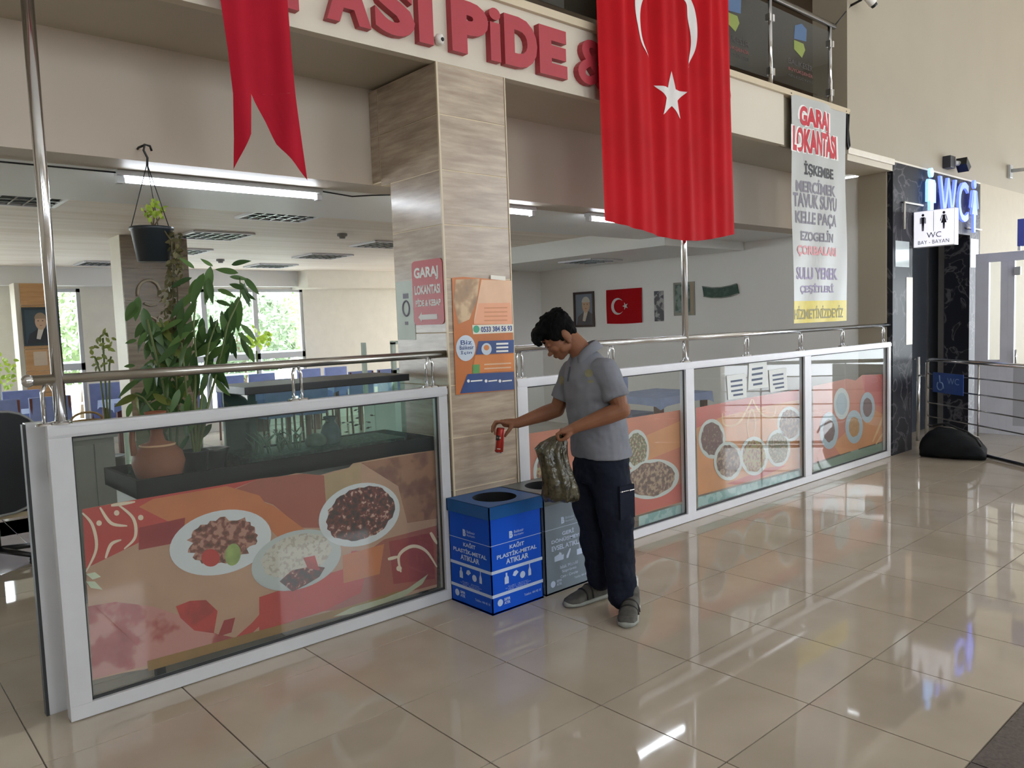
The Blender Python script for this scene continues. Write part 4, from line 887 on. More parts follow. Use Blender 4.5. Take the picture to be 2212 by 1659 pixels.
# lit lettering
NEON = mat('lit_blue_face', '#8fa8ff', 0.4, emit=1.3, emitcol='#5f74ff'); NEON2 = mat('lit_cyan_face', '#bfe6ff', 0.4, emit=1.5, emitcol='#7fb0ff')
ws = empty('lit_restroom_sign', (9.7, -0.03, 2.7), label='glowing blue WC letters with man and woman figures on black marble', cat='sign')
ly = -0.035
def figure(parent, cx, z0, z1, m, woman, O=None, U=(1, 0, 0), dep=0.03, off=0.0, wsc=1.0):
    """pictogram person in the plane O,U,z between z0 and z1"""
    O = Vector(O) if O is not None else Vector((0, ly, 0)); Uv = Vector(U); h = z1 - z0; N = Uv.cross(Vector((0, 0, 1)))
    def pl(pts): return [O + Uv*(cx + a*h*wsc) + Vector((0, 0, z0 + q*h)) + N*off for a, q in pts]
    mb = MB(); mb.prism(pl([(0.075*math.cos(k*math.pi/8), 0.915 + 0.08*math.sin(k*math.pi/8)) for k in range(16)]), N*dep)
    if not woman:
        mb.prism(pl([(-0.10, 0.80), (0.10, 0.80), (0.10, 0.45), (0.07, 0.42), (0.055, 0.0), (0.008, 0.0), (0.0, 0.40), (-0.008, 0.0), (-0.055, 0.0), (-0.07, 0.42), (-0.10, 0.45)]), N*dep)
        for s in (-1, 1): mb.prism(pl([(s*0.12, 0.80), (s*0.165, 0.74), (s*0.165, 0.42), (s*0.12, 0.42)]), N*dep)
    else:
        mb.prism(pl([(-0.07, 0.80), (0.07, 0.80), (0.08, 0.60), (0.15, 0.34), (0.06, 0.34), (0.045, 0.0), (0.006, 0.0), (0, 0.32), (-0.006, 0.0), (-0.045, 0.0), (-0.06, 0.34), (-0.15, 0.34), (-0.08, 0.60)]), N*dep)
        for s in (-1, 1): mb.prism(pl([(s*0.085, 0.80), (s*0.12, 0.78), (s*0.20, 0.47), (s*0.16, 0.45)]), N*dep)
    o = mb.build('figure', m, parent); return recalc(o)
figure(ws, 9.09, 2.52, 3.19, NEON2, False, wsc=1.05)
figure(ws, 10.47, 2.53, 3.18, NEON, True, wsc=1.0)
text('W', NEON, ws, 'letter', (0, ly, 0), (1, 0, 0), (0, 0, 1), (9.33, 9.86, 2.62, 3.12), 0, 0.03, bold=0.01)
text('C', NEON, ws, 'letter', (0, ly, 0), (1, 0, 0), (0, 0, 1), (9.92, 10.25, 2.64, 3.12), 0, 0.03, bold=0.01)
# projecting light box
bx0 = 8.72
lb = empty('light_box_sign', (bx0 + 0.08, -0.22, 2.27), label='white projecting light box with man, woman and WC print', cat='sign')
LBF = mat('light_box_face', '#f2f2fa', 0.4, emit=0.75, emitcol='#eeeeff'); INK = mat('sign_ink', '#201c30', 0.5)
MB().box((bx0, -0.43, 2.275), (bx0 + 0.12, -0.01, 2.67), 0.004).build('housing', ALU, lb)
MB().box((bx0 - 0.004, -0.425, 2.28), (bx0, -0.015, 2.665)).build('face', LBF, lb)
OB = (bx0 - 0.004, 0, 0); UB = (0, -1, 0)
figure(lb, 0.11, 2.45, 2.64, INK, False, OB, UB, 0.001, 0.0005, 1.0); figure(lb, 0.325, 2.455, 2.645, INK, True, OB, UB, 0.001, 0.0005, 1.0)
MB().box((bx0 - 0.0052, -0.222, 2.44), (bx0 - 0.004, -0.218, 2.655)).build('divider', INK, lb)
text('WC', INK, lb, 'lettering', OB, UB, (0, 0, 1), (0.15, 0.30, 2.37, 2.43), 0.001); text('BAY - BAYAN', INK, lb, 'lettering', OB, UB, (0, 0, 1), (0.06, 0.38, 2.305, 2.345), 0.001)
# entry vestibule at the far right
ev = empty('entry_frame', (10.42, -0.1, 0), label='grey aluminium glazed entry frame at the far right', cat='door')
EG = mat('entry_grey_paint', '#d8d9e4', 0.35); y0 = -0.10
def vb(a, b_, z0, z1, m=EG, nm='frame_member'): MB().box((10.40, y0 - b_, z0), (10.46, y0 - a, z1), 0.003).build(nm, m, ev)
vb(0, 0.15, 0, 2.25); vb(0.15, 1.6, 2.14, 2.25); vb(0.28, 0.36, 0, 2.14); vb(0.15, 0.28, 0.0, 0.93); vb(0.36, 1.6, 0, 0.12)
vb(0.36, 0.43, 0.12, 2.14, EG, 'door_stile'); vb(0.43, 1.6, 0.12, 0.85, mat('entry_panel', '#b5b6bf', 0.4), 'door_panel')
MB().box((10.425, y0 - 0.28, 0.93), (10.432, y0 - 0.15, 2.14)).build('pane', GLASS, ev); MB().box((10.425, y0 - 1.6, 0.85), (10.432, y0 - 0.43, 2.14)).build('pane', GLASS, ev)
MB().tube([(10.37, y0 - 0.46, 0.86), (10.37, y0 - 0.46, 1.06)], 0.012, 8).tube([(10.37, y0 - 0.46, 0.98), (10.40, y0 - 0.46, 0.98)], 0.014, 8).build('handle', STEEL, ev)
MB().box((10.36, y0 - 0.5, 1.96), (10.40, y0 - 0.43, 2.06), 0.005).build('closer', ALUG, ev)
rw = MB().prism([(10.9, -0.3, 0.0), (10.9, -0.42, 0.0), (10.9, -0.37, 1.7), (10.9, -0.30, 1.72)], (0.02, 0, 0)).build('folded_flag', mat('dusky_red_cloth', '#8e4a4a', 0.7)); tag(rw, 'dusky red folded flag standing behind the narrow entry pane', 'flag')
bs = MB().box((10.3, -0.72, 2.3), (10.36, -0.58, 2.62), 0.004).build('blue_sign_board', mat('blue_sign', '#5560b8', 0.4)); tag(bs, 'blue sign board edge at the right border above the entry', 'sign')
MB().box((10.32, -0.72, 2.25), (10.34, -0.69, 2.3)).box((10.32, -0.61, 2.25), (10.34, -0.58, 2.3)).build('foot', STEEL, bs)
# steel barrier
A = onZ(2003, 776, 1.0); B_ = onZ(2230, 792.5, 1.0); A.z = B_.z = 0
d = (B_ - A).normalized(); far = A + d*3.2
ba = empty('steel_barrier', A, label='steel tube crowd barrier in front of the entry', cat='barrier')
MB().tube([A + Vector((0, 0, 0)), A + Vector((0, 0, 0.96)), A + d*0.03 + Vector((0, 0, 0.99)), A + d*0.08 + Vector((0, 0, 1.0)), far + Vector((0, 0, 1.0))], 0.022, 12).build('top_tube', STEEL, ba)
for z in (0.83, 0.66, 0.49, 0.33): MB().tube([A + Vector((0, 0, z)), far + Vector((0, 0, z))], 0.008, 8).build('bar', STEEL, ba)
for t in (0.92, 1.9, 3.1): MB().tube([A + d*t, A + d*t + Vector((0, 0, 1.0))], 0.009, 8).build('upright', STEEL, ba)
MB().tube([A + d*0.9 + Vector((0, 0, 0.025)), far + Vector((0, 0, 0.025))], 0.02, 10).build('foot_tube', STEEL, ba)
e = A - d*0.18
bp = empty('barrier_post', e, label='short steel post beside the crowd barrier', cat='post')
MB().tube([e, e + Vector((0, 0, 1.02))], 0.022, 12).build('tube', STEEL, bp); MB().tube([e + Vector((0, 0, 0.99)), e - d*0.16 + Vector((0, 0, 0.99))], 0.014, 8).build('arm', STEEL, bp); MB().tube([e + Vector((0, 0, 0.8)), A + Vector((0, 0, 0.8))], 0.012, 8).build('hinge', STEEL, bp)
n = Vector((-d.y, d.x, 0)); n = n if n.dot(CAM - A) > 0 else -n
q0 = A + d*0.16 + n*0.025
dp = MB().prism([q0 + Vector((0, 0, 0.63)), q0 + d*0.55 + Vector((0, 0, 0.63)), q0 + d*0.55 + Vector((0, 0, 0.86)), q0 + Vector((0, 0, 0.86))], n*0.006).build('accessible_sign', mat('access_blue', '#2f55a8', 0.4)); recalc(dp)
tag(dp, 'small blue accessible restroom plate on the crowd barrier', 'sign')
text('WC', mat('access_print', '#8fb0e0', 0.5), dp, 'lettering', q0 + n*0.006, d, (0, 0, 1), (0.27, 0.48, 0.74, 0.81), 0.001)
W_ = [q0 + n*0.0075 + d*(0.14 + 0.055*math.cos(k*0.5)) + Vector((0, 0, 0.71 + 0.05*math.sin(k*0.5))) for k in range(-8, 3)]
MB().tube(W_, 0.007, 6).tube([q0 + n*0.0075 + d*0.13 + Vector((0, 0, 0.83)), q0 + n*0.0075 + d*0.14 + Vector((0, 0, 0.75)), q0 + n*0.0075 + d*0.19 + Vector((0, 0, 0.74)), q0 + n*0.0075 + d*0.21 + Vector((0, 0, 0.68))], 0.007, 6).build('wheelchair_mark', mat('access_print', '#8fb0e0', 0.5), dp)
# black duffel bag on the floor
DUF = mat('black_bag_nylon', '#14171b', 0.7, spec=0.2, var=0.2, scale=9, bump=0.25, bscale=9)
q0 = onZ(1981, 990); q1 = onZ(2124, 1000); ax = (q1 - q0); L_ = ax.length; ax.normalize(); nn = Vector((-ax.y, ax.x, 0)); nn = nn if nn.dot(CAM - q0) < 0 else -nn
db = empty('duffel_bag', (q0 + q1)/2, label='black slumped duffel bag lying on the floor by the barrier', cat='bag')
mb = MB(); NS, NR = 22, 20; vs = []
for i in range(NS + 1):
    t = i/NS; prof = (math.sin(math.pi*min(1, max(0.0, 0.03 + 0.94*t)))**0.38); hgt = 0.36*prof*(1.0 - 0.32*t) + 0.01; wid = 0.20*prof + 0.01
    for k in range(NR):
        a = 2*math.pi*k/NR; c, s = math.cos(a), math.sin(a); zz = hgt*0.5 + hgt*0.5*(abs(s)**0.75)*(1 if s > 0 else -1)
        w = wid*(abs(c)**0.8)*(1 if c > 0 else -1); jit = 0.012*math.sin(t*17 + k*1.9)
        p = q0 + ax*(t*L_) + nn*(0.2 + w + jit); vs.append((p.x, p.y, max(0.002, zz + jit*(s > 0))))
mb.add(vs, [(i*NR + k, i*NR + (k+1) % NR, (i+1)*NR + (k+1) % NR, (i+1)*NR + k) for i in range(NS) for k in range(NR)] + [list(range(NR))[::-1], [NS*NR + k for k in range(NR)]], True)
mb.build('body', DUF, db)
pts = [q0 + ax*L_*t + nn*(0.08 + 0.1*math.sin(t*5)) + Vector((0, 0, z)) for t, z in ((0.2, 0.34), (0.4, 0.37), (0.6, 0.33), (0.75, 0.31), (0.9, 0.25), (0.97, 0.17))]
MB().tube(pts, 0.012, 8).build('strap', BLACK, db)
MB().tube([q0 + ax*L_*0.1 + nn*0.2 + Vector((0, 0, 0.34)), q0 + ax*L_*0.5 + nn*0.2 + Vector((0, 0, 0.318)), q0 + ax*L_*0.9 + nn*0.2 + Vector((0, 0, 0.23))], 0.006, 6).build('zip', STEELD, db)
# ------------------------------------------------------------------ dining room: lamps
TUBE = mat('lit_tube', '#ffffff', 0.4, emit=28.0, emitcol='#eef6ff')
def tube_light(x0, x1, y, label):
    t = empty('tube_light', ((x0 + x1)/2, y, 2.5), label=label, cat='lamp')
    MB().box((x0, y - 0.035, 2.47), (x1, y + 0.035, 2.5), 0.004).build('batten', ALUG, t)
    MB().tube([(x0 + 0.05, y, 2.452), (x1 - 0.03, y, 2.452)], 0.016, 12).build('tube', TUBE, t)
    for x in (x0 + 0.02, x1 - 0.015): MB().box((x - 0.02, y - 0.02, 2.43), (x + 0.015, y + 0.02, 2.475)).build('holder', ALUG, t)
tube_light(0.76, 1.98, 1.02, 'lit fluorescent tube above the hanging plant')
tube_light(2.55, 3.78, 0.93, 'lit fluorescent tube to the right of the tiled column')
tube_light(4.4, 5.62, 0.93, 'lit fluorescent tube behind the foot of the hanging flag')
MB().tube([(1.98, 1.02, 2.49), (2.2, 1.0, 2.47), (2.32, 0.95, 2.48), (2.45, 0.93, 2.49)], 0.005, 6).build('lamp_cable', BLACK); tag(bpy.data.objects['lamp_cable'], 'thin dark cable sagging between the two tube lights', 'cable')
MB().tube([(-1.2, 1.0, 2.49), (0.2, 1.01, 2.485), (0.76, 1.02, 2.487)], 0.005, 6).build('lamp_cable', BLACK); tag(bpy.data.objects['lamp_cable.001'], 'thin dark cable running left from the lit tube', 'cable')
LOUV = mat('louvre_metal', '#9aa0a2', 0.25, 0.9); LDK = mat('louvre_shadow', '#5f676b', 0.5)
def louvre(cx, cy, z, label, s=0.3, ydim=0.3, n=6):
    l = empty('ceiling_light', (cx, cy, z), label=label, cat='lamp')
    MB().box((cx - s, cy - ydim, z - 0.004), (cx + s, cy + ydim, z - 0.001)).build('reflector', LDK, l)
    f = MB()
    for a in (-1, 1): f.box((cx + a*s - 0.015, cy - ydim, z - 0.02), (cx + a*s + 0.015, cy + ydim, z - 0.001)); f.box((cx - s, cy + a*ydim - 0.015, z - 0.02), (cx + s, cy + a*ydim + 0.015, z - 0.001))
    f.build('frame', ALU, l)
    for k in range(1, n):
        x = cx - s + 2*s*k/n; MB().box((x - 0.006, cy - ydim, z - 0.018), (x + 0.006, cy + ydim, z - 0.004)).build('blade', LOUV, l)
    for k in range(1, 4):
        y = cy - ydim + 2*ydim*k/4; MB().box((cx - s, y - 0.006, z - 0.018), (cx + s, y + 0.006, z - 0.004)).build('cross_blade', LOUV, l)
for (px, py, lab) in ((612, 463, 'square louvred ceiling light nearest the lit tube'), (462, 507, 'square louvred ceiling light right of the hanging pot'), (697, 552, 'square louvred ceiling light left of the tiled column'), (585, 573, 'farthest flat louvred ceiling light above the wide window'), (830, 527, 'louvred ceiling light half hidden by the tiled column'), (30, 425, 'louvred ceiling light at the left border'), (225, 568, 'louvred ceiling light beside the pillar top'), (385, 541, 'louvred ceiling light behind the trailing vine')):
    q = onZ(px, py, 2.62); louvre(q.x, q.y, 2.62, lab)
q = onZ(1275, 563, 2.4); louvre(q.x, q.y, 2.4, 'louvred light in the dropped ceiling above the framed pictures')
for (px, py, lab) in ((739, 505, 'smoke detector on the ceiling left of the column'), (476, 560, 'smoke detector above the large plant')):
    q = onZ(px, py, 2.62); o = MB().lathe([(0.0, -0.05), (0.03, -0.05), (0.035, -0.03), (0.055, -0.025), (0.055, 0.0)], (q.x, q.y, 2.62), 16).build('smoke_detector', mat('detector_grey', '#7d7c78', 0.5)); tag(o, lab, 'detector')

# ------------------------------------------------------------------ pillars inside
WT2 = wood_tile('brown_stone_tile', '#6f6250', '#8f8068', True); WT3 = wood_tile('tan_tile', '#b0824f', '#c79a66', True); PIL = mat('pillar_cream', '#cfc9b8', 0.5)
a = onZ(235, 515, 2.62); b_ = onZ(268, 507, 2.62)
PX0 = a.x; PYa, PYb = b_.y, a.y; PX1 = PX0 + 0.66
pl = empty('pillar', (PX0, PYa, 0), label='stone-clad pillar with cream side behind the plants', cat='column')
MB().box((PX0, PYa + 0.015, 0), (PX1, PYb, 2.62)).build('core', PIL, pl)
for k in range(8): MB().box((PX0 + 0.003, PYa, 0.002 + k*0.327), (PX1 - 0.003, PYa + 0.018, 0.324 + k*0.327)).build('tile', WT2, pl)
tp0, tp1 = 1.50, 1.92
tp = empty('pillar', (tp0, 8.7, 0), label='tan tiled pillar carrying a framed portrait by the far windows', cat='column')
MB().box((tp0, 8.62, 0), (tp1, 8.95, 2.37)).build('core', PIL, tp)
for k in range(8): MB().box((tp0 + 0.06, 8.6, 0.002 + k*0.296), (tp1 - 0.002, 8.622, 0.292 + k*0.296)).build('tile', WT3, tp)
def framed(name, corners, X=None, Y=None, frame=BLACK, label='', t=0.02, fw=0.03):
    """framed picture from 4 corner points (tl,tr,br,bl) in the plane"""
    r = empty(name, corners[3], label=label, cat='picture'); P = [Vector(c) for c in corners]; U = (P[1] - P[0]).normalized(); V = (P[0] - P[3]).normalized(); N = U.cross(V)
    w, h = (P[1] - P[0]).length, (P[0] - P[3]).length; O = P[3]
    def rc(u0, u1, v0, v1, m, nm, n0, n1):
        o = MB().prism([O + U*u + V*v + N*n0 for u, v in ((u0, v0), (u1, v0), (u1, v1), (u0, v1))], N*(n1 - n0)).build(nm, m, r); return recalc(o)
    rc(0, w, 0, fw, frame, 'frame_side', 0, t); rc(0, w, h - fw, h, frame, 'frame_side', 0, t); rc(0, fw, fw, h - fw, frame, 'frame_side', 0, t); rc(w - fw, w, fw, h - fw, frame, 'frame_side', 0, t)
    return r, O, U, V, N, w, h, rc
SKINP = mat('portrait_skin', '#c9a98c', 0.6); SUIT = mat('portrait_suit', '#2f3336', 0.6); SHIRT = mat('portrait_shirt', '#cfc8ba', 0.6); BGD = mat('portrait_backdrop', '#41525a', 0.6); HAIRP = mat('portrait_hair', '#a08a70', 0.6)
def portrait(rr, m_bg=BGD, hair=HAIRP, suit=SUIT, tilt=0.0):
    r, O, U, V, N, w, h, rc = rr
    rc(0.02, w - 0.02, 0.02, h - 0.02, m_bg, 'backdrop', 0.002, 0.006)
    def pg(pts, m, nm, n): MB().add([O + U*(a*w) + V*(b*h) + N*n for a, b in pts], [list(range(len(pts)))]).build(nm, m, r)
    pg([(0.12, 0.06), (0.9, 0.06), (0.9, 0.36), (0.74, 0.44), (0.6, 0.46), (0.45, 0.42), (0.2, 0.3)], suit, 'coat', 0.0075)
    pg([(0.42, 0.18), (0.55, 0.16), (0.7, 0.46), (0.5, 0.44)], SHIRT, 'shirt', 0.0085)
    pg([(0.6 + 0.19*math.cos(k*0.3142), 0.62 + 0.21*math.sin(k*0.3142)) for k in range(20)], SKINP, 'face', 0.009)
    pg([(0.6 + 0.2*math.cos(k*0.2618), 0.70 + 0.16*math.sin(k*0.2618)) for k in range(0, 13)], hair, 'hair', 0.0095)
    for ex in (0.52, 0.67): pg([(ex + 0.03*math.cos(k), 0.645 + 0.012*math.sin(k)) for k in range(6)], SUIT, 'eye', 0.0098)
    pg([(0.55, 0.53), (0.65, 0.53), (0.62, 0.515), (0.57, 0.515)], mat('portrait_lips', '#8a5a4c', 0.6), 'mouth', 0.0098)
yp = 8.6
c4 = [onY(49, 664, yp), onY(108, 664, yp), onY(112, 748, yp), onY(52, 748, yp)]
c4[0].x = c4[3].x; c4[1].x = c4[2].x = c4[3].x + 0.36; c4[1].z = c4[0].z; c4[2].z = c4[3].z
portrait(framed('framed_portrait', c4, frame=mat('dark_teal_frame', '#25353a', 0.4), label='framed portrait of a man in a dark suit on the tan pillar'))
o = MB().box((c4[3].x + 0.1, yp - 0.004, c4[3].z - 0.27), (c4[3].x + 0.26, yp, c4[3].z - 0.08)).build('paper_notice', mat('beige_paper', '#cbb79c', 0.6)); tag(o, 'small beige paper under the portrait on the tan pillar', 'notice')
# pictures on the right wall (plane x = 8.2)
XW = 8.2
def wq(tl, tr, br, bl): return [onX(*tl, XW), onX(*tr, XW), onX(*br, XW), onX(*bl, XW)]
def square(c, off=0.0):
    yl = (c[0].y + c[3].y)/2; yr = (c[1].y + c[2].y)/2; zt = (c[0].z + c[1].z)/2; zb = (c[2].z + c[3].z)/2
    return [Vector((XW - off, yl, zt)), Vector((XW - off, yr, zt)), Vector((XW - off, yr, zb)), Vector((XW - off, yl, zb))]
portrait(framed('framed_portrait', square(wq((1239, 633), (1283, 628), (1286, 704), (1242, 709))), frame=mat('dark_walnut_frame', '#3a2520', 0.35), label='brown framed portrait on the right wall above the man', fw=0.035), mat('portrait_sky', '#7d8796', 0.6), mat('portrait_grey_hair', '#c8c4bc', 0.6), mat('portrait_cloak', '#5d5a5c', 0.6))
c = square(wq((1310, 628), (1389, 620), (1387, 697), (1313, 699)))
wf = MB(); nn_ = 14; vs = []
for j in range(9):
    for i in range(nn_ + 1):
        u, v = i/nn_, j/8; p = c[3] + (c[2] - c[3])*u + (c[0] - c[3])*v; vs.append((p.x - 0.012 - 0.006*math.sin(u*7 + v*3), p.y, p.z + 0.008*math.sin(u*3.14)*(1 - v)*-1))
wf.add(vs, [(j*(nn_+1)+i, j*(nn_+1)+i+1, (j+1)*(nn_+1)+i+1, (j+1)*(nn_+1)+i) for j in range(8) for i in range(nn_)], True)
wfo = wf.build('wall_flag', FLAG); tag(wfo, 'small red flag with crescent and star pinned on the right wall', 'flag')
w_, h_ = (c[1] - c[0]).length, (c[0] - c[3]).length
def wfp(u, v): return (XW - 0.022, c[3].y - u, c[3].z + v)
cc_, ro_, ri_, of_ = (0.30*w_ + 0.02, 0.5*h_), 0.245*h_, 0.2*h_, 0.06*h_
av = []; cosb = (ro_**2 + of_**2 - ri_**2)/(2*ro_*of_); am = math.acos(max(-1, min(1, cosb))); R_ = 40
for i in range(R_ + 1):
    a = math.pi + (math.pi - am)*(-1 + 2*i/R_); dx, dz = math.cos(a), math.sin(a); bq = -of_*dx; cq = of_*of_ - ri_*ri_; s = min(ro_, -bq + math.sqrt(max(0, bq*bq - cq)))
    av += [wfp(cc_[0] + ro_*dx, cc_[1] + ro_*dz), wfp(cc_[0] + s*dx, cc_[1] + s*dz)]
MB().add(av, [(2*i, 2*i+1, 2*i+3, 2*i+2) for i in range(R_)]).build('crescent', FLAGW, wfo)
v_, f_ = star_mesh((0.55*w_, 0.5*h_), 0.115*h_, lambda x, z: wfp(x, z), 2, rot=math.pi/2); MB().add(v_, f_).build('star', FLAGW, wfo)
def panel(name, quad, m, label, extra=()):
    q = square(wq(*quad), 0.0); o = MB().prism([p for p in q], Vector((-0.012, 0, 0))).build(name, m); recalc(o); tag(o, label, 'picture')
    for (u0, u1, v0, v1, mm) in extra:
        U = q[2] - q[3]; V = q[0] - q[3]; MB().prism([q[3] + U*u + V*v + Vector((-0.012, 0, 0)) for u, v in ((u0, v0), (u1, v0), (u1, v1), (u0, v1))], (-0.002, 0, 0)).build('picture_field', mm, o)
    return o
panel('photo_strip', ((1414, 630), (1433, 627), (1434, 693), (1415, 695)), spots('photo_grey_print', '#4a4a50', '#a9a9aa', 14, 0.52), 'narrow strip of grey photographs on the right wall')
panel('framed_print', ((1455, 611), (1502, 608), (1501, 680), (1457, 683)), mat('grey_frame', '#8c8c82', 0.5), 'framed green print behind the tall steel pole', ((0.08, 0.78, 0.1, 0.94, spots('green_print', '#465a52', '#7c8c84', 12, 0.52)), (0.82, 0.94, 0.02, 0.98, mat('brass_strip', '#a08a64', 0.4))))
q = [onX(x, y, XW) for x, y in ((1519, 619), (1540, 622), (1560, 621), (1580, 617), (1593, 613), (1597, 634), (1580, 640), (1560, 643), (1540, 643), (1522, 640))]
o = MB().prism([Vector((XW - 0.001, p.y, p.z)) for p in q], (-0.02, 0, 0)).build('green_pennant', spots('dark_green_cloth', '#1f4536', '#3a5a4c', 16, 0.56)); recalc(o); tag(o, 'dark green sagging cloth banner on the right wall', 'banner')
gold = mat('faded_border', '#8f968e', 0.6)
for seq in (((1519, 619), (1540, 622), (1560, 621), (1580, 617), (1593, 613)), ((1522, 640), (1540, 643), (1560, 643), (1580, 640), (1597, 634))): MB().tube([Vector((XW - 0.022, onX(x, y, XW).y, onX(x, y, XW).z)) for x, y in seq], 0.008, 6).build('border', gold, o)

# ------------------------------------------------------------------ shelf with tanks, vase and plants behind the left glass
STB = mat('matt_black_stand', '#16181a', 0.85, spec=0.1)
sh = empty('tank_stand', (1.3, 0.35, 0), label='black tray stand carrying the fish tanks behind the glass', cat='stand')
SX0, SX1, SY0, SY1, SZ0, SZ1 = 0.505, 2.15, 0.13, 0.66, 0.865, 0.95
MB().box((SX0, SY0, SZ0), (SX1, SY1, SZ0 + 0.03)).build('tray', STB, sh)
for a, b_ in (((SX0, SY0), (SX1, SY0 + 0.02)), ((SX0, SY1 - 0.02), (SX1, SY1)), ((SX0, SY0), (SX0 + 0.02, SY1)), ((SX1 - 0.02, SY0), (SX1, SY1))): MB().box((*a, SZ0), (*b_, SZ1)).build('tray_edge', STB, sh)
for x in (SX0 + 0.04, SX1 - 0.1):
    for y in (SY0 + 0.06, SY1 - 0.06): MB().box((x, y - 0.02, 0), (x + 0.04, y + 0.02, SZ0)).build('leg', STB, sh)
MB().box((SX0 + 0.03, SY0 + 0.08, 0.1), (SX1 - 0.05, SY1 - 0.08, 0.86)).build('cabinet_body', mat('stand_grey_panel', '#77786f', 0.5), sh)
TZ = SZ0 + 0.031
TG = glass('tank_glass', (0.88, 0.95, 0.93), haze=0.04, hazecol='#86a8a0'); WAT = glass('tank_water', (0.84, 0.95, 0.92), fres=1.1)
def tank(x0, x1, y0, y1, h, label, lid=0.04, over=0.02, water=0.75):
    t = empty('fish_tank', ((x0 + x1)/2, (y0 + y1)/2, TZ), label=label, cat='aquarium'); g = 0.006
    MB().box((x0, y0, TZ), (x1, y1, TZ + 0.012)).build('base', BLACK, t)
    for a, b_ in (((x0, y0), (x1, y0 + g)), ((x0, y1 - g), (x1, y1)), ((x0, y0 + g), (x0 + g, y1 - g)), ((x1 - g, y0 + g), (x1, y1 - g))): MB().box((*a, TZ + 0.012), (*b_, TZ + h)).build('glass_side', TG, t)
    MB().box((x0 + g, y0 + g, TZ + 0.05), (x1 - g, y1 - g, TZ + h*water)).build('water', WAT, t)
    MB().box((x0 + g, y0 + g, TZ + 0.012), (x1 - g, y1 - g, TZ + 0.05)).build('gravel', spots('tank_gravel', '#3a423e', '#6a736a', 60, 0.55), t)
    if lid: MB().box((x0 - over, y0 - over, TZ + h), (x1 + over, y1 + over, TZ + h + lid), 0.004).build('lid', BLACK, t)
    return t
tank(1.10, 2.06, 0.27, 0.62, 0.385, 'large fish tank with black lid and small dark fish')
tank(0.60, 0.92, 0.42, 0.63, 0.27, 'small fish tank with black lid behind the clay jug', 0.02, 0.03, 0.3)
MB().box((1.102, 0.59, TZ + 0.05), (1.28, 0.612, TZ + 0.38)).build('filter', mat('filter_dark', '#2c3a38', 0.5), bpy.data.objects['fish_tank'])
FISH = mat('fish_dark', '#26221e', 0.4)
fm = MB(); prof = [(-0.5, 0.02), (-0.3, 0.12), (0, 0.2), (0.25, 0.16), (0.42, 0.05), (0.5, 0.03)]
vs = []
for xx, r_ in prof:
    for k in range(8): a = k*math.pi/4; vs.append((xx, r_*0.5*math.cos(a), r_*math.sin(a)))
fm.add(vs, [(i*8 + k, i*8 + (k+1) % 8, (i+1)*8 + (k+1) % 8, (i+1)*8 + k) for i in range(5) for k in range(8)], True); fm.add([(0.48, 0, 0), (0.75, 0, 0.18), (0.7, 0, 0), (0.75, 0, -0.18)], [(0, 1, 2, 3)])
fme = fm.mesh('fish'); fme.materials.append(FISH); rnd = random.Random(4)
for k, (px, py) in enumerate(((706, 912), (700, 906), (768, 886), (775, 889), (742, 913), (758, 912), (770, 918), (795, 924), (797, 912), (749, 933), (606, 937), (772, 903), (664, 905), (803, 897), (596, 929))):
    y = rnd.uniform(0.33, 0.55); q = onY(px, py, y); o = bpy.data.objects.new('fish', fme); COL.objects.link(o); o.location = (min(q.x, 2.03), y, max(TZ + 0.07, q.z)); s = rnd.uniform(0.022, 0.032); o.scale = (s, s, s); o.rotation_euler = (0, rnd.uniform(-0.3, 0.3), rnd.choice((0, math.pi)) + rnd.uniform(-0.4, 0.4))
    tag(o, 'tiny dark fish swimming in the large tank', 'fish', 'fish in the large tank')
o = empty('tank_ornament', (1.62, 0.42, TZ + 0.05), label='grey broken amphora ornament inside the large fish tank', cat='ornament')
q = onY(715, 950, 0.45)
MB().lathe([(0.0, 0), (0.05, 0.0), (0.062, 0.05), (0.045, 0.1), (0.025, 0.125), (0.04, 0.15), (0.036, 0.155)], (q.x, 0.45, TZ + 0.05), 18).build('jar', mat('ornament_stone', '#4b5560', 0.7, var=0.3, scale=30), o)
MB().ball((q.x - 0.1, 0.44, TZ + 0.075), 0.06, 10, (1.1, 0.8, 0.75)).build('rock', mat('ornament_rock', '#5a6660', 0.8, var=0.35, scale=25), o)
wd = empty('water_plant', (1.25, 0.42, TZ + 0.05), label='feathery green water plant inside the large fish tank', cat='plant')
for k in range(26):
    x = rnd.uniform(1.2, 1.45); y = rnd.uniform(0.36, 0.52); h = rnd.uniform(0.05, 0.12); MB().tube([(x, y, TZ + 0.045), (x + rnd.uniform(-.02, .02), y, TZ + 0.05 + h*0.6), (x + rnd.uniform(-.05, .05), y, TZ + 0.05 + h)], [0.005, 0.006, 0.002], 5).build('frond', mat('water_plant_green', '#4f6a58', 0.6), wd)
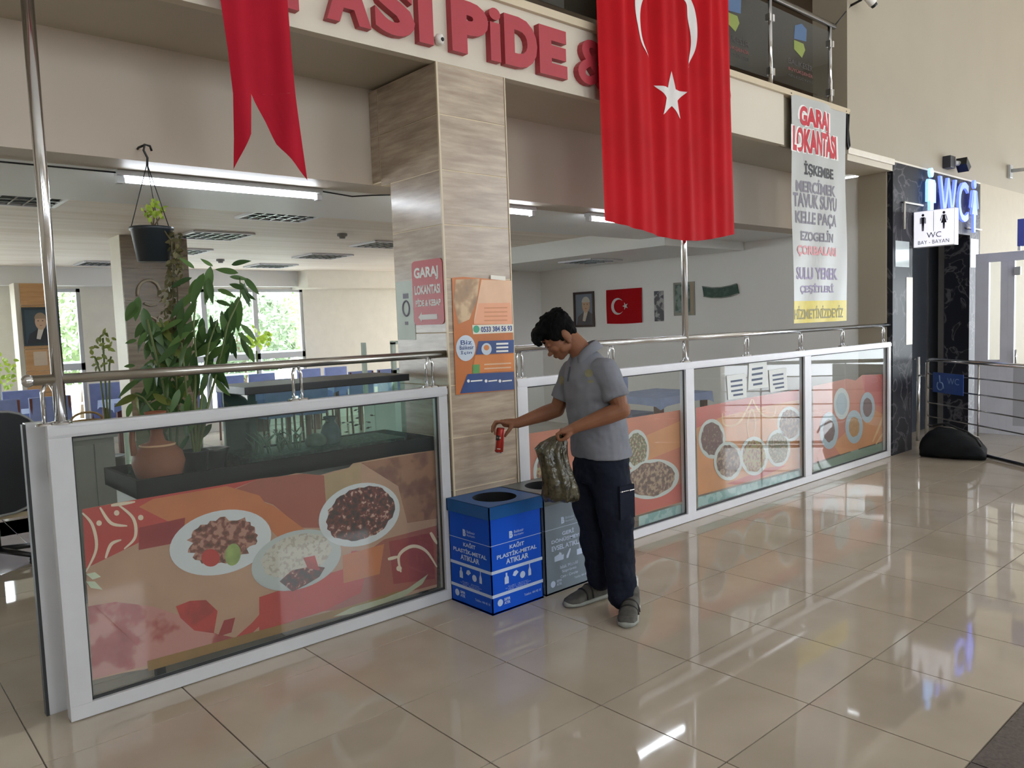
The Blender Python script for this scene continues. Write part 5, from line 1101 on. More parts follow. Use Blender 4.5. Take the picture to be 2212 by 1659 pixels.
# clay jug
TER = mat('terracotta', '#7d4a32', 0.7, var=0.12, scale=6, bump=0.05, bscale=40)
q = onY(346, 1040, 0.28)
jx, jy = q.x, 0.28
jg = empty('clay_jug', (jx, jy, TZ), label='terracotta jug with one tall handle behind the left glass', cat='jug')
MB().lathe([(0.0, 0.0), (0.075, 0.0), (0.105, 0.05), (0.118, 0.105), (0.108, 0.15), (0.075, 0.185), (0.036, 0.205), (0.028, 0.24), (0.03, 0.30), (0.048, 0.335), (0.05, 0.345), (0.04, 0.345), (0.024, 0.30), (0.02, 0.22)], (jx, jy, TZ), 36).build('body', TER, jg)
MB().tube([(jx - 0.03, jy, TZ + 0.315), (jx - 0.075, jy, TZ + 0.325), (jx - 0.105, jy, TZ + 0.29), (jx - 0.112, jy, TZ + 0.22), (jx - 0.105, jy, TZ + 0.15)], [0.013, 0.014, 0.013, 0.013, 0.016], 10).build('handle', TER, jg)
MB().lathe([(0.079, 0.183), (0.082, 0.187), (0.077, 0.192)], (jx, jy, TZ), 36).build('pale_ring', mat('pale_clay_line', '#c09a78', 0.7), jg)

# ------------------------------------------------------------------ plants
def leaf_mesh(name, L=1.0, W=0.36, droop=0.35, n=8):
    vs, fs = [], []
    for i in range(n + 1):
        t = i/n; w = W*0.5*math.sin(math.pi*t**0.8)**0.85 + 0.004; x = t*L; z = -droop*t*t*L
        vs += [(x, -w, z + 0.12*w), (x, 0, z - 0.05*w), (x, w, z + 0.12*w)]
    for i in range(n):
        for k in range(2): fs.append((3*i + k, 3*i + k + 1, 3*i + 4 + k, 3*i + 3 + k))
    me = bpy.data.meshes.new(name); me.from_pydata(vs, [], fs); me.polygons.foreach_set('use_smooth', [True]*len(fs)); return me
def leaf_mat(name, c, t):
    m, nt, b = nodes_of(name); N = nt.nodes; L = nt.links; oi = N.new('ShaderNodeObjectInfo'); r = N.new('ShaderNodeValToRGB')
    r.color_ramp.elements[0].color = lin(c); r.color_ramp.elements[1].color = lin(t); L.new(oi.outputs['Random'], r.inputs[0]); L.new(r.outputs[0], b.inputs['Base Color'])
    b.inputs['Roughness'].default_value = 0.4
    tr = N.new('ShaderNodeBsdfTranslucent'); L.new(r.outputs[0], tr.inputs[0]); mx = N.new('ShaderNodeMixShader'); mx.inputs[0].default_value = 0.3
    out = N['Material Output']; L.new(b.outputs[0], mx.inputs[1]); L.new(tr.outputs[0], mx.inputs[2]); L.new(mx.outputs[0], out.inputs[0]); return m
LM1 = leaf_mat('broad_leaf', '#3c5a34', '#5f7f44'); LM2 = leaf_mat('bright_leaf', '#8fae3c', '#b4c850'); LM3 = leaf_mat('vine_leaf', '#4c4a30', '#77704a'); LM4 = leaf_mat('olive_leaf', '#6a7438', '#8b944c')
def add_leaf(parent, me, p, ang, L, tiltc=0.0, roll=0.0):
    """ang: image-plane angle in degrees (0 right, 90 up)"""
    a = math.radians(ang); d = (_rt*math.cos(a) + _up*math.sin(a)); d = (d - _fw*tiltc).normalized(); n = (-_fw + _up*0.3 + _rt*roll); n = (n - d*n.dot(d)).normalized(); s = n.cross(d)
    o = bpy.data.objects.new('leaf', me); COL.objects.link(o); o.parent = parent; o.matrix_parent_inverse = parent_inv(parent)
    Mx = Matrix(((d.x, s.x, n.x, p[0]), (d.y, s.y, n.y, p[1]), (d.z, s.z, n.z, p[2]), (0, 0, 0, 1))); o.matrix_basis = Mx @ Matrix.Diagonal((L, L, L, 1)); return o
def pxm(px, y=0.5): return 1.0/FPX*((Vector((1.1, y, 1.5)) - CAM).dot(_fw))*px
me_b = leaf_mesh('leaf', 1, 0.27, 0.22); me_b.materials.append(LM1)
# large broad-leaved plant in black pot
YPL = 0.36
ptx = onY(421, 1010, YPL)
bp_ = empty('broad_leaf_plant', (ptx.x, YPL, TZ), label='tall broad-leaved plant in a black pot beside the fish tank', cat='plant')
MB().lathe([(0.0, 0.0), (0.058, 0.0), (0.07, 0.12), (0.074, 0.125), (0.066, 0.125), (0.055, 0.11), (0, 0.11)], (ptx.x, YPL, TZ), 24).build('pot', BLACK, bp_)
stems = [[(421, 985), (414, 930), (405, 870), (398, 800), (392, 740)], [(425, 985), (432, 900), (440, 820), (452, 740), (470, 690)], [(428, 985), (448, 880), (470, 800), (492, 700), (520, 640), (518, 600)], [(424, 985), (420, 880), (424, 780), (418, 700), (425, 630)]]
for st in stems: MB().tube([onY(x, y, YPL + 0.03*((i*7) % 3 - 1)) for i, (x, y) in enumerate(st)], [0.008 - 0.001*i for i in range(len(st))], 8).build('stem', mat('plant_stem', '#5d6a3c', 0.6), bp_)
LV = [(425, 630, 215, 62), (430, 600, 240, 70), (440, 590, 260, 75), (415, 600, 200, 50), (455, 575, 255, 70), (450, 600, 290, 55), (425, 650, 250, 60), (405, 640, 230, 55), (470, 690, 240, 60), (480, 670, 270, 65), (500, 660, 250, 75), (515, 640, 265, 78), (520, 610, 290, 55), (515, 590, 160, 50), (500, 572, 5, 45), (528, 600, 320, 50), (470, 625, 350, 45), (480, 720, 200, 55), (505, 715, 250, 70), (490, 700, 285, 65), (520, 700, 310, 48), (522, 715, 285, 60), (500, 740, 230, 60), (470, 740, 200, 70), (460, 760, 250, 70), (450, 720, 220, 55), (440, 700, 255, 70), (430, 690, 230, 70), (415, 700, 215, 60), (405, 740, 245, 60), (420, 760, 270, 70), (440, 770, 290, 60), (455, 780, 275, 60), (470, 790, 290, 55), (430, 800, 250, 65), (415, 820, 230, 55), (400, 780, 220, 60), (395, 690, 205, 50), (390, 740, 225, 62), (396, 830, 250, 60), (412, 860, 265, 60), (440, 850, 280, 55), (430, 880, 255, 55), (445, 900, 245, 60), (420, 905, 260, 50), (460, 575, 150, 28), (420, 580, 130, 35), (395, 660, 260, 70), (484, 755, 260, 55), (455, 680, 275, 60)]
rl_ = random.Random(3)
for (x, y, a, L) in LV: add_leaf(bp_, me_b, onY(x, y, YPL + rl_.uniform(-0.05, 0.08)), a + rl_.uniform(-8, 8), pxm(L), rl_.uniform(-0.5, 0.5), rl_.uniform(-0.7, 0.7))
for (x, y, a, L) in LV[5:45]: add_leaf(bp_, me_b, onY(x + rl_.uniform(-14, 14), y + rl_.uniform(0, 40), YPL + rl_.uniform(-0.05, 0.12)), a + rl_.uniform(-25, 25), pxm(L*0.85), rl_.uniform(-0.5, 0.5), rl_.uniform(-1, 1))
# dense green plant against the pillar
YG = 0.62
gx = onY(365, 990, 0.5); cp_ = empty('trailing_plant', (gx.x, YG, TZ), label='dense dark green trailing plant in front of the stone pillar', cat='plant')
MB().lathe([(0.0, 0.0), (0.05, 0.0), (0.075, 0.1), (0.078, 0.11), (0.06, 0.11), (0, 0.1)], (0.98, 0.45, TZ), 20).build('pot', BLACK, cp_)
me_g = leaf_mesh('leaf', 1, 0.34, 0.25); me_g.materials.append(LM1); me_o = leaf_mesh('leaf', 1, 0.32, 0.25); me_o.materials.append(LM4)
for st in ([(372, 985), (365, 900), (350, 820), (330, 740), (318, 690)], [(380, 985), (385, 900), (380, 800), (362, 720), (345, 690)], [(375, 985), (340, 900), (310, 860), (290, 850)]): MB().tube([onY(x, y, 0.47) for x, y in st], 0.006, 6).build('stem', mat('plant_stem', '#5d6a3c', 0.6), cp_)
for k in range(110):
    t = rl_.random(); cx = 330 + 45*t + rl_.gauss(0, 24); cy = 690 + 195*rl_.random(); cx = min(max(cx, 290), 408)
    add_leaf(cp_, me_g if rl_.random() < 0.7 else me_o, onY(cx, cy, 0.50 + rl_.uniform(-0.05, 0.12)), rl_.uniform(200, 330), pxm(rl_.uniform(34, 62)), rl_.uniform(-0.6, 0.6), rl_.uniform(-0.8, 0.8))
for (x, y, a, L) in ((300, 662, 225, 40), (292, 650, 240, 45), (296, 735, 190, 26), (292, 790, 180, 24), (285, 870, 250, 34), (400, 880, 280, 44), (300, 640, 260, 50), (310, 665, 285, 60), (322, 690, 300, 60), (340, 730, 300, 60)): add_leaf(cp_, me_g, onY(x, y, 0.5), a, pxm(L), 0.1, 0.2)
# hanging pot
hx, hz = onY(328, 495, 0.62).x, onY(328, 495, 0.62).z
hp = empty('hanging_pot', (hx, 0.62, hz - 0.17), label='black hanging pot with succulent and trailing vine on a ceiling hook', cat='plant')
MB().lathe([(0.0, -0.165), (0.078, -0.165), (0.1, -0.01), (0.106, -0.008), (0.106, 0.008), (0.096, 0.008), (0.09, -0.02), (0, -0.02)], (hx, 0.62, hz), 28).build('pot', mat('hanging_pot_black', '#2a3036', 0.35, var=0.1), hp)
kx, kz = onY(317, 345, 0.62).x, onY(317, 345, 0.62).z
for dx, dy in ((-0.1, 0), (0.06, 0.08), (0.06, -0.08)): MB().tube([(hx + dx, 0.62 + dy, hz), (kx, 0.62, kz - 0.02)], 0.0025, 5).build('cord', BLACK, hp)
MB().tube([(kx, 0.62, kz - 0.03), (kx + 0.004, 0.62, kz + 0.01), (kx - 0.012, 0.62, kz + 0.045), (kx - 0.005, 0.62, kz + 0.075), (kx + 0.02, 0.62, kz + 0.07), (kx + 0.03, 0.63, kz + 0.05)], 0.006, 8).build('hook', BLACK, hp)
MB().tube([(kx - 0.005, 0.62, kz + 0.072), (kx - 0.01, 0.70, kz + 0.075), (kx - 0.01, 0.725, kz + 0.07)], 0.006, 6).build('hook_arm', BLACK, hp)
me_s = leaf_mesh('leaf', 1, 0.6, 0.1, 5); me_s.materials.append(LM2)
for st in ([(331, 490), (333, 465), (330, 440)], [(331, 490), (322, 470), (312, 455)], [(332, 490), (345, 470), (352, 452)]): MB().tube([onY(x, y, 0.62) for x, y in st], 0.004, 6).build('stem', mat('succulent_stem', '#6a5a40', 0.7), hp)
for k in range(46):
    a = rl_.uniform(0, 6.28); r_ = 26*rl_.random()**0.5; add_leaf(hp, me_s, onY(333 + r_*math.cos(a)*0.95, 456 + r_*math.sin(a)*0.85, 0.62 + rl_.uniform(-0.03, 0.03)), rl_.uniform(0, 360), pxm(rl_.uniform(9, 14)), rl_.uniform(-0.5, 0.5), rl_.uniform(-1, 1))
me_v = leaf_mesh('leaf', 1, 0.6, 0.1, 4); me_v.materials.append(LM3)
MB().tube([onY(x, y, 0.55) for x, y in ((360, 492), (376, 505), (380, 560), (384, 640), (380, 720), (376, 800))], 0.004, 6).build('vine', mat('vine_stem', '#5a5038', 0.7), hp)
MB().tube([onY(x, y, 0.53) for x, y in ((350, 492), (370, 520), (374, 600), (372, 700))], 0.004, 6).build('vine', mat('vine_stem', '#5a5038', 0.7), hp)
for k in range(260):
    t = rl_.random()**0.9; add_leaf(hp, me_v, onY(374 + 6*math.sin(t*9) + rl_.gauss(0, 8), 492 + 290*t, 0.54 + rl_.uniform(-0.04, 0.04)), rl_.uniform(180, 360), pxm(rl_.uniform(9, 17)), rl_.uniform(-0.5, 0.5), rl_.uniform(-1, 1))
# ring ornament on the pillar
orn = empty('wall_ornament', (PX0 + 0.3, PYa, 1.9), label='pale horseshoe ring and scroll ornament fixed on the stone pillar', cat='ornament')
ORM = mat('ornament_plaster', '#b9b2a2', 0.7)
P_ = [onY(322 + 24*math.cos(math.radians(t)), 632 - 27*math.sin(math.radians(t)), PYa - 0.02) for t in range(-20, 205, 12)]; MB().tube(P_, 0.014, 8).build('ring', ORM, orn)
for seq in (((312, 655), (325, 660), (338, 658)), ((318, 690), (328, 684), (338, 690), (342, 704), (334, 712)), ((352, 690), (344, 684), (340, 694), (346, 704))): MB().tube([onY(x, y, PYa - 0.02) for x, y in seq], 0.012, 8).build('scroll', ORM, orn)
# small shrub in front of far wall
YS = 5.6
q = onY(225, 815, YS); ss = empty('small_shrub', (q.x, YS, 0.0), label='young potted shrub with sparse leaves left of the stone pillar', cat='plant')
MB().lathe([(0, 0), (0.12, 0), (0.16, 0.3), (0.17, 0.32), (0.14, 0.32), (0, 0.28)], (q.x, YS, 0), 20).build('pot', BLACK, ss)
me_h = leaf_mesh('leaf', 1, 0.5, 0.15, 5); me_h.materials.append(LM4)
for st in ([(228, 900), (226, 800), (222, 730)], [(228, 900), (215, 800), (204, 770)], [(228, 900), (236, 790), (240, 770)]): MB().tube([(q.x, YS, 0.28)] + [onY(x, y, YS) for x, y in st[1:]], 0.01, 6).build('stem', mat('plant_stem', '#5d6a3c', 0.6), ss)
sc_ = (Vector((q.x, YS, 1.3)) - CAM).dot(_fw)/FPX
for (cx, cy) in ((222, 722), (210, 748), (232, 752), (222, 762), (204, 772), (236, 772), (226, 790), (208, 792), (240, 742), (214, 728), (236, 726)):
    for k in range(4): add_leaf(ss, me_h, onY(cx + rl_.uniform(-6, 6), cy + rl_.uniform(-5, 5), YS), rl_.uniform(0, 360), sc_*rl_.uniform(10, 16), rl_.uniform(-.4, .4), rl_.uniform(-.8, .8))
q = onY(555, 775, 8.6); yb = empty('yellow_shrub', (q.x, 8.6, 0), label='bright yellow-green potted shrub before the wide window', cat='plant')
MB().lathe([(0, 0), (0.13, 0), (0.18, 0.3), (0.15, 0.3), (0, 0.27)], (q.x, 8.6, 0), 20).build('pot', BLACK, yb); MB().tube([(q.x, 8.6, 0.25), (q.x, 8.6, 1.3)], 0.014, 6).build('stem', mat('plant_stem', '#5d6a3c', 0.6), yb)
for k in range(60):
    a = rl_.uniform(0, 6.28); r_ = rl_.random()**0.5; add_leaf(yb, me_s, onY(558 + 28*r_*math.cos(a), 728 + 20*r_*math.sin(a), 8.6 + rl_.uniform(-.15, .15)), rl_.uniform(0, 360), 0.075, rl_.uniform(-.4, .4), rl_.uniform(-1, 1))
q = onY(8, 860, 8.55); lbush = empty('yellow_shrub', (q.x - 0.05, 8.55, 0), label='bright yellow-green potted shrub at the left border', cat='plant')
MB().lathe([(0, 0), (0.13, 0), (0.18, 0.3), (0.15, 0.3), (0, 0.27)], (q.x - 0.05, 8.55, 0), 20).build('pot', BLACK, lbush); MB().tube([(q.x - 0.05, 8.55, 0.25), (q.x - 0.05, 8.55, 1.1)], 0.014, 6).build('stem', mat('plant_stem', '#5d6a3c', 0.6), lbush)
for k in range(60):
    a = rl_.uniform(0, 6.28); r_ = rl_.random()**0.5; add_leaf(lbush, me_s, onY(8 + 26*r_*math.cos(a), 800 + 38*r_*math.sin(a), 8.55 + rl_.uniform(-.15, .15)), rl_.uniform(0, 360), 0.07, rl_.uniform(-.4, .4), rl_.uniform(-1, 1))

# ------------------------------------------------------------------ tables and chairs
CLOTH = mat('blue_cloth', '#8e9fca', 0.7, var=0.1, scale=8); CLOTHD = mat('blue_chair_cover', '#7c89b8', 0.7, var=0.1, scale=8); WOODR = mat('reddish_wood', '#6a3a2c', 0.5, var=0.15, scale=12)
def make_table(x, y, rz=0.0):
    t = empty('dining_table', (0, 0, 0), label='', cat='table')
    MB().box((-0.45, -0.38, 0.715), (0.45, 0.38, 0.745), 0.005).build('table_top', WOODR, t)
    for sx in (-1, 1):
        for sy in (-1, 1): MB().box((sx*0.40 - 0.03, sy*0.33 - 0.03, 0), (sx*0.40 + 0.03, sy*0.33 + 0.03, 0.715)).build('leg', WOODR, t)
    mb = MB(); P_ = [(-0.47, -0.40), (0.47, -0.40), (0.47, 0.40), (-0.47, 0.40)]; n = 10; ring = []
    for i in range(4):
        a, b_ = P_[i], P_[(i+1) % 4]
        for k in range(n): ring.append((a[0] + (b_[0]-a[0])*k/n, a[1] + (b_[1]-a[1])*k/n))
    m = len(ring); vs = [(p[0], p[1], 0.752) for p in ring] + [(p[0]*1.02 + 0.006*math.sin(i*2.1), p[1]*1.02 + 0.006*math.cos(i*1.7), 0.655 + 0.02*abs(math.sin(i*math.pi/n)) - 0.03*(i % n == 0)) for i, p in enumerate(ring)]
    mb.add(vs, [list(range(m))] + [(i, (i+1) % m, m + (i+1) % m, m + i) for i in range(m)]); mb.build('tablecloth', CLOTH, t)
    t.location = (x, y, 0); t.rotation_euler = (0, 0, rz); return t
def make_chair():
    c = empty('dining_chair', (0, 0, 0), label='', cat='chair')
    MB().box((-0.21, -0.2, 0.43), (0.21, 0.22, 0.47), 0.01).build('seat', CLOTHD, c)
    MB().box((-0.21, 0.2, 0.47), (0.21, 0.245, 0.96), 0.012).build('backrest', CLOTHD, c)
    for sx in (-1, 1):
        MB().tube([(sx*0.19, -0.18, 0), (sx*0.19, -0.17, 0.43)], 0.016, 8).build('leg', WOODR, c); MB().tube([(sx*0.19, 0.24, 0), (sx*0.19, 0.21, 0.45), (sx*0.19, 0.24, 0.95)], 0.016, 8).build('leg', WOODR, c)
    return c
t0 = make_table(4.35, 7.2)
tabs = [(4.35, 7.2, 'blue-clothed dining table seen past the broad-leaved plant'), (6.55, 1.9, 'blue-clothed dining table behind the first right glass bay'), (2.75, 7.7, 'blue-clothed dining table beside the stone pillar'), (1.15, 7.3, 'blue-clothed dining table at the left border before the tan pillar'), (5.85, 7.6, 'blue-clothed dining table by the white wall at the far right')]
TB = []
for k, (x, y, lab) in enumerate(tabs):
    t = t0 if k == 0 else copy_tree(t0); t.location = (x, y, 0); t['label'] = lab; t['group'] = 'blue dining tables'; TB.append(t)
c0 = make_chair(); first = True
for (x, y, lab) in tabs:
    offs = [(-0.25, -0.62, math.pi), (0.25, -0.62, math.pi), (-0.25, 0.62, 0.0), (0.25, 0.62, 0.0)] if x < 6 or True else []
    for (dx, dy, rz) in offs:
        if abs(x - 6.55) < 0.01 and dy < 0: continue
        c = c0 if first else copy_tree(c0); first = False
        c.location = (x + dx, y + dy, 0); c.rotation_euler = (0, 0, rz); c['group'] = 'blue covered dining chairs'; c['label'] = 'blue covered chair at the %s %s corner of the %s' % ('near' if dy < 0 else 'far', 'left' if dx < 0 else 'right', {0: 'table past the broad-leaved plant', 1: 'table behind the right bay', 2: 'table beside the stone pillar', 3: 'table at the left border', 4: 'table by the white wall'}[[q_[2] for q_ in tabs].index(lab)])
# chair standing on the table by the right bay
# dark armchair seen through the gateway
ac = empty('armchair', (0.36, 3.0, 0), label='black rounded armchair with grey piping at the left border', cat='chair')
AC = mat('black_leather', '#23262a', 0.45, var=0.1, scale=6); PIPE = mat('grey_piping', '#8d9090', 0.4)
cx, cy = 0.33, 3.0
prof = []; n = 28; vs = []; R_ = 0.30
outl = [(R_*math.copysign(abs(math.cos(a))**0.8, math.cos(a)), 0.765 + 0.36*math.copysign(abs(math.sin(a))**0.8, math.sin(a))) for a in [2*math.pi*k/n for k in range(n)]]
mb = MB(); mb.prism([(cx + u, cy - 0.30 - 0.05*(w - 0.4), w) for u, w in outl], (0, 0.07, 0)); recalc(mb.build('backrest', AC, ac))
MB().tube([(cx + u, cy - 0.30 - 0.05*(w - 0.4), w) for u, w in outl + outl[:1]], 0.009, 8, False).build('piping', PIPE, ac)
MB().box((cx - 0.30, cy - 0.26, 0.40), (cx + 0.30, cy + 0.28, 0.50), 0.03).build('seat', AC, ac); MB().box((cx - 0.31, cy - 0.27, 0.37), (cx + 0.31, cy + 0.29, 0.405), 0.01).build('seat_trim', mat('tan_trim', '#b7a88a', 0.5), ac)
MB().tube([(cx, cy, 0.10), (cx, cy, 0.38)], 0.03, 12).build('column', BLACK, ac)
for k in range(5):
    a = k*1.2566 + 0.4; p = Vector((cx + 0.29*math.cos(a), cy + 0.29*math.sin(a), 0.07)); MB().tube([(cx, cy, 0.11), p], [0.025, 0.018], 8).build('foot', BLACK, ac)
    MB().ball((p.x, p.y, 0.036), 0.035, 8).build('caster', BLACK, ac)
# glass counter glimpsed between the column and the man
gc = empty('display_counter', (4.3, 3.2, 0), label='pale framed glass counter glimpsed between column and man', cat='counter')
PGF = mat('pale_green_frame', '#b9c8bc', 0.4); gx0, gx1, gy0, gy1 = 3.75, 4.55, 3.0, 3.6
MB().box((gx0, gy0, 0), (gx1, gy1, 0.85)).build('base', WALLW, gc)
for x in (gx0, gx1 - 0.04):
    for y in (gy0, gy1 - 0.04): MB().box((x, y, 0.85), (x + 0.04, y + 0.04, 1.45)).build('frame_post', PGF, gc)
for z in (1.14, 1.43): MB().box((gx0, gy0, z), (gx1, gy0 + 0.04, z + 0.035)).build('frame_rail', PGF, gc)
MB().box((gx0, gy0 + 0.01, 0.85), (gx1, gy0 + 0.016, 1.43)).build('pane', GLASSG, gc)

# grey side cabinet with a wicker basket, seen over the left rail
q0 = onY(150, 893, 1.6); q1 = onY(240, 870, 1.6)
cz = 1.02
cab = empty('side_cabinet', ((q0.x + q1.x)/2, 1.8, 0), label='low grey side cabinet behind the left hand rail', cat='cabinet')
MB().box((q0.x, 1.6, 0), (q1.x, 2.0, cz - 0.03)).build('body', mat('cabinet_grey', '#84867f', 0.5), cab); MB().box((q0.x - 0.02, 1.58, cz - 0.03), (q1.x + 0.02, 2.02, cz), 0.004).build('top', mat('cabinet_top_grey', '#8f918b', 0.3), cab)
MB().box((q0.x + 0.005, 1.592, 0.1), ((q0.x + q1.x)/2 - 0.003, 1.6, cz - 0.06)).build('door', mat('cabinet_grey', '#84867f', 0.5), cab); MB().box(((q0.x + q1.x)/2 + 0.003, 1.592, 0.1), (q1.x - 0.005, 1.6, cz - 0.06)).build('door', mat('cabinet_grey', '#84867f', 0.5), cab)
wx = q1.x - 0.1; wk = empty('wicker_basket', (wx, 1.78, cz), label='small wicker basket lying on the grey side cabinet', cat='basket')
WK = mat('wicker', '#8a7046', 0.8, var=0.3, scale=40, bump=0.4, bscale=60)
MB().lathe([(0, 0.0), (0.06, 0.0), (0.085, 0.05), (0.09, 0.07), (0.083, 0.07), (0.055, 0.01)], (wx, 1.78, cz), 20).build('bowl', WK, wk); MB().tube([(wx + 0.088*math.cos(a), 1.78, cz + 0.07 + 0.05*math.sin(a)) for a in [math.pi*k/12 for k in range(13)]], 0.007, 8).build('handle', WK, wk)
# ------------------------------------------------------------------ the man
from mathutils.bvhtree import BVHTree
FH = Vector((math.sin(YAW), math.cos(YAW), 0)); RH = Vector((math.cos(YAW), -math.sin(YAW), 0)); UPZ = Vector((0, 0, 1))
PC = Vector((2.66, -0.74, 0)); PD0 = (PC - CAM).dot(FH)
def J(px, py, d=0.0):
    r = ray(px, py); return CAM + r*((PD0 - d)/r.dot(FH))
man = empty('person', (2.70, -0.76, 0), label='man in grey polo shirt and navy trousers dropping a can into the bins', cat='person')
def remesh(mb, name, m, parent, voxel, it=4, disp=0.0, dscale=0.12, fac=0.5):
    o = mb.build('body_tmp', m); md = o.modifiers.new('r', 'REMESH'); md.mode = 'VOXEL'; md.voxel_size = voxel; md.use_smooth_shade = True
    if it: sm = o.modifiers.new('s', 'SMOOTH'); sm.factor = fac; sm.iterations = it
    if disp:
        tx = bpy.data.textures.new(name + '_folds', 'CLOUDS'); tx.noise_scale = dscale; tx.noise_depth = 2
        dm = o.modifiers.new('d', 'DISPLACE'); dm.texture = tx; dm.strength = disp; dm.mid_level = 0.5; dm.texture_coords = 'LOCAL'
    dg = bpy.context.evaluated_depsgraph_get(); me = bpy.data.meshes.new_from_object(o.evaluated_get(dg)); bpy.data.objects.remove(o)
    me.polygons.foreach_set('use_smooth', [True]*len(me.polygons)); me.materials.clear(); me.materials.append(m); me.name = name
    return link_mesh(name, me, None, parent)
def chain(mb, pts, rads, n=14):
    """tapered limb with round ends and joints"""
    P = [Vector(p) for p in pts]; pp_, rr = [], []
    for i in range(len(P) - 1):
        for k in range(4): t = k/4; pp_.append(P[i].lerp(P[i+1], t)); rr.append(rads[i]*(1-t) + rads[i+1]*t)
    pp_.append(P[-1]); rr.append(rads[-1]); mb.tube(pp_, rr, n)
    for p, r in zip(P, rads): mb.ball(p, r, 8)
def loft(mb, secs, n=28, cap=True):
    """secs: (centre, axisA, ra, axisB, rb, power)"""
    vs = []
    for c, A_, ra, B2, rb, pw in secs:
        for k in range(n):
            a = 2*math.pi*k/n; ca, sa = math.cos(a), math.sin(a)
            vs.append(Vector(c) + A_*(ra*math.copysign(abs(ca)**pw, ca)) + B2*(rb*math.copysign(abs(sa)**pw, sa)))
    m = len(secs); mb.add(vs, [(i*n + k, i*n + (k+1) % n, (i+1)*n + (k+1) % n, (i+1)*n + k) for i in range(m-1) for k in range(n)], True)
    if cap: b = len(mb.v) - len(vs); mb.f.append([b + k for k in range(n)][::-1]); mb.sm.append(True); mb.f.append([b + (m-1)*n + k for k in range(n)]); mb.sm.append(True)
TA = math.radians(27); TF = (-RH*math.cos(TA) - FH*math.sin(TA)); TL = UPZ.cross(TF)      # torso front, torso left
SKIN = mat('skin', '#82563f', 0.55, spec=0.3, var=0.06, scale=14, bump=0.04, bscale=160)
SHIRTM = mat('grey_polo_knit', '#7b7d86', 0.85, spec=0.15, var=0.05, scale=9, bump=0.12, bscale=420)
PANTM = mat('navy_work_cloth', '#1a1e2b', 0.85, spec=0.15, var=0.1, scale=7, bump=0.15, bscale=260)
HAIRM = mat('black_hair', '#070707', 0.75, spec=0.08, var=0.3, scale=60, stretch=(1, 1, 0.3), bump=0.6, bscale=130)
# joints
SN, EN, WN = J(1311, 800, 0.16), J(1343, 886, 0.22), J(1246, 922, 0.22)
SF, EF, WF = J(1236, 802, -0.15), J(1203, 884, -0.16), J(1118, 914, -0.13)
NECK, PEL = J(1263, 765), J(1297, 1000)
# head frame
HP, HY = math.radians(42), math.radians(10)
hf0 = (-RH*math.cos(HY) - FH*math.sin(HY)); HX = hf0*math.cos(HP) - UPZ*math.sin(HP); HZ = hf0*math.sin(HP) + UPZ*math.cos(HP); HL = HZ.cross(HX)
HO = J(1204, 724, 0.0)
def H(x, y, z): return HO + HX*x + HL*y + HZ*z
def hball(mb, c, rx, ry, rz, n=12):
    vs, fs = [], []; m = 2*n
    for i in range(n + 1):
        th = math.pi*i/n
        for k in range(m): a = math.pi*k/n; vs.append(H(c[0] + rx*math.sin(th)*math.cos(a), c[1] + ry*math.sin(th)*math.sin(a), c[2] + rz*math.cos(th)))
    for i in range(n):
        for k in range(m): fs.append((i*m + k, (i+1)*m + k, (i+1)*m + (k+1) % m, i*m + (k+1) % m))
    mb.add(vs, fs, True)
bd = MB()
hball(bd, (-0.010, 0, 0.030), 0.097, 0.074, 0.086); hball(bd, (0.030, 0, -0.020), 0.062, 0.064, 0.078); hball(bd, (0.042, 0, -0.070), 0.046, 0.05, 0.046); hball(bd, (0.062, 0, -0.098), 0.022, 0.028, 0.02); hball(bd, (0.052, 0, -0.045), 0.038, 0.045, 0.04)
hball(bd, (0.074, 0.0, 0.022), 0.016, 0.05, 0.013)                         # brow
for s in (-1, 1):
    hball(bd, (0.064, s*0.036, -0.034), 0.022, 0.022, 0.024)                # cheek
    hball(bd, (0.078, s*0.031, 0.000), 0.010, 0.014, 0.009)                 # closed lid
    hball(bd, (-0.022, s*0.074, -0.022), 0.023, 0.011, 0.036); hball(bd, (-0.012, s*0.075, -0.054), 0.013, 0.009, 0.016)   # ear
    hball(bd, (0.020, s*0.052, -0.068), 0.036, 0.016, 0.026)                # jaw
    hball(bd, (0.094, s*0.011, -0.048), 0.010, 0.009, 0.009)                # nostril wing
bd.add([H(0.082, 0, 0.012), H(0.085, 0.012, -0.045), H(0.085, -0.012, -0.045), H(0.108, 0, -0.048), H(0.078, 0.010, 0.0), H(0.078, -0.010, 0.0), H(0.075, 0, -0.055)], [(0, 1, 3), (0, 3, 2), (1, 6, 3), (3, 6, 2), (0, 4, 1), (0, 2, 5), (0, 5, 4), (4, 6, 1), (5, 2, 6), (4, 5, 6)])
hball(bd, (0.101, 0, -0.046), 0.0145, 0.014, 0.012); hball(bd, (0.087, 0, -0.071), 0.0105, 0.022, 0.006); hball(bd, (0.085, 0, -0.082), 0.0105, 0.02, 0.007)
chain(bd, [H(-0.035, 0, -0.055), J(1250, 752), J(1268, 782)], [0.056, 0.058, 0.066], 18)
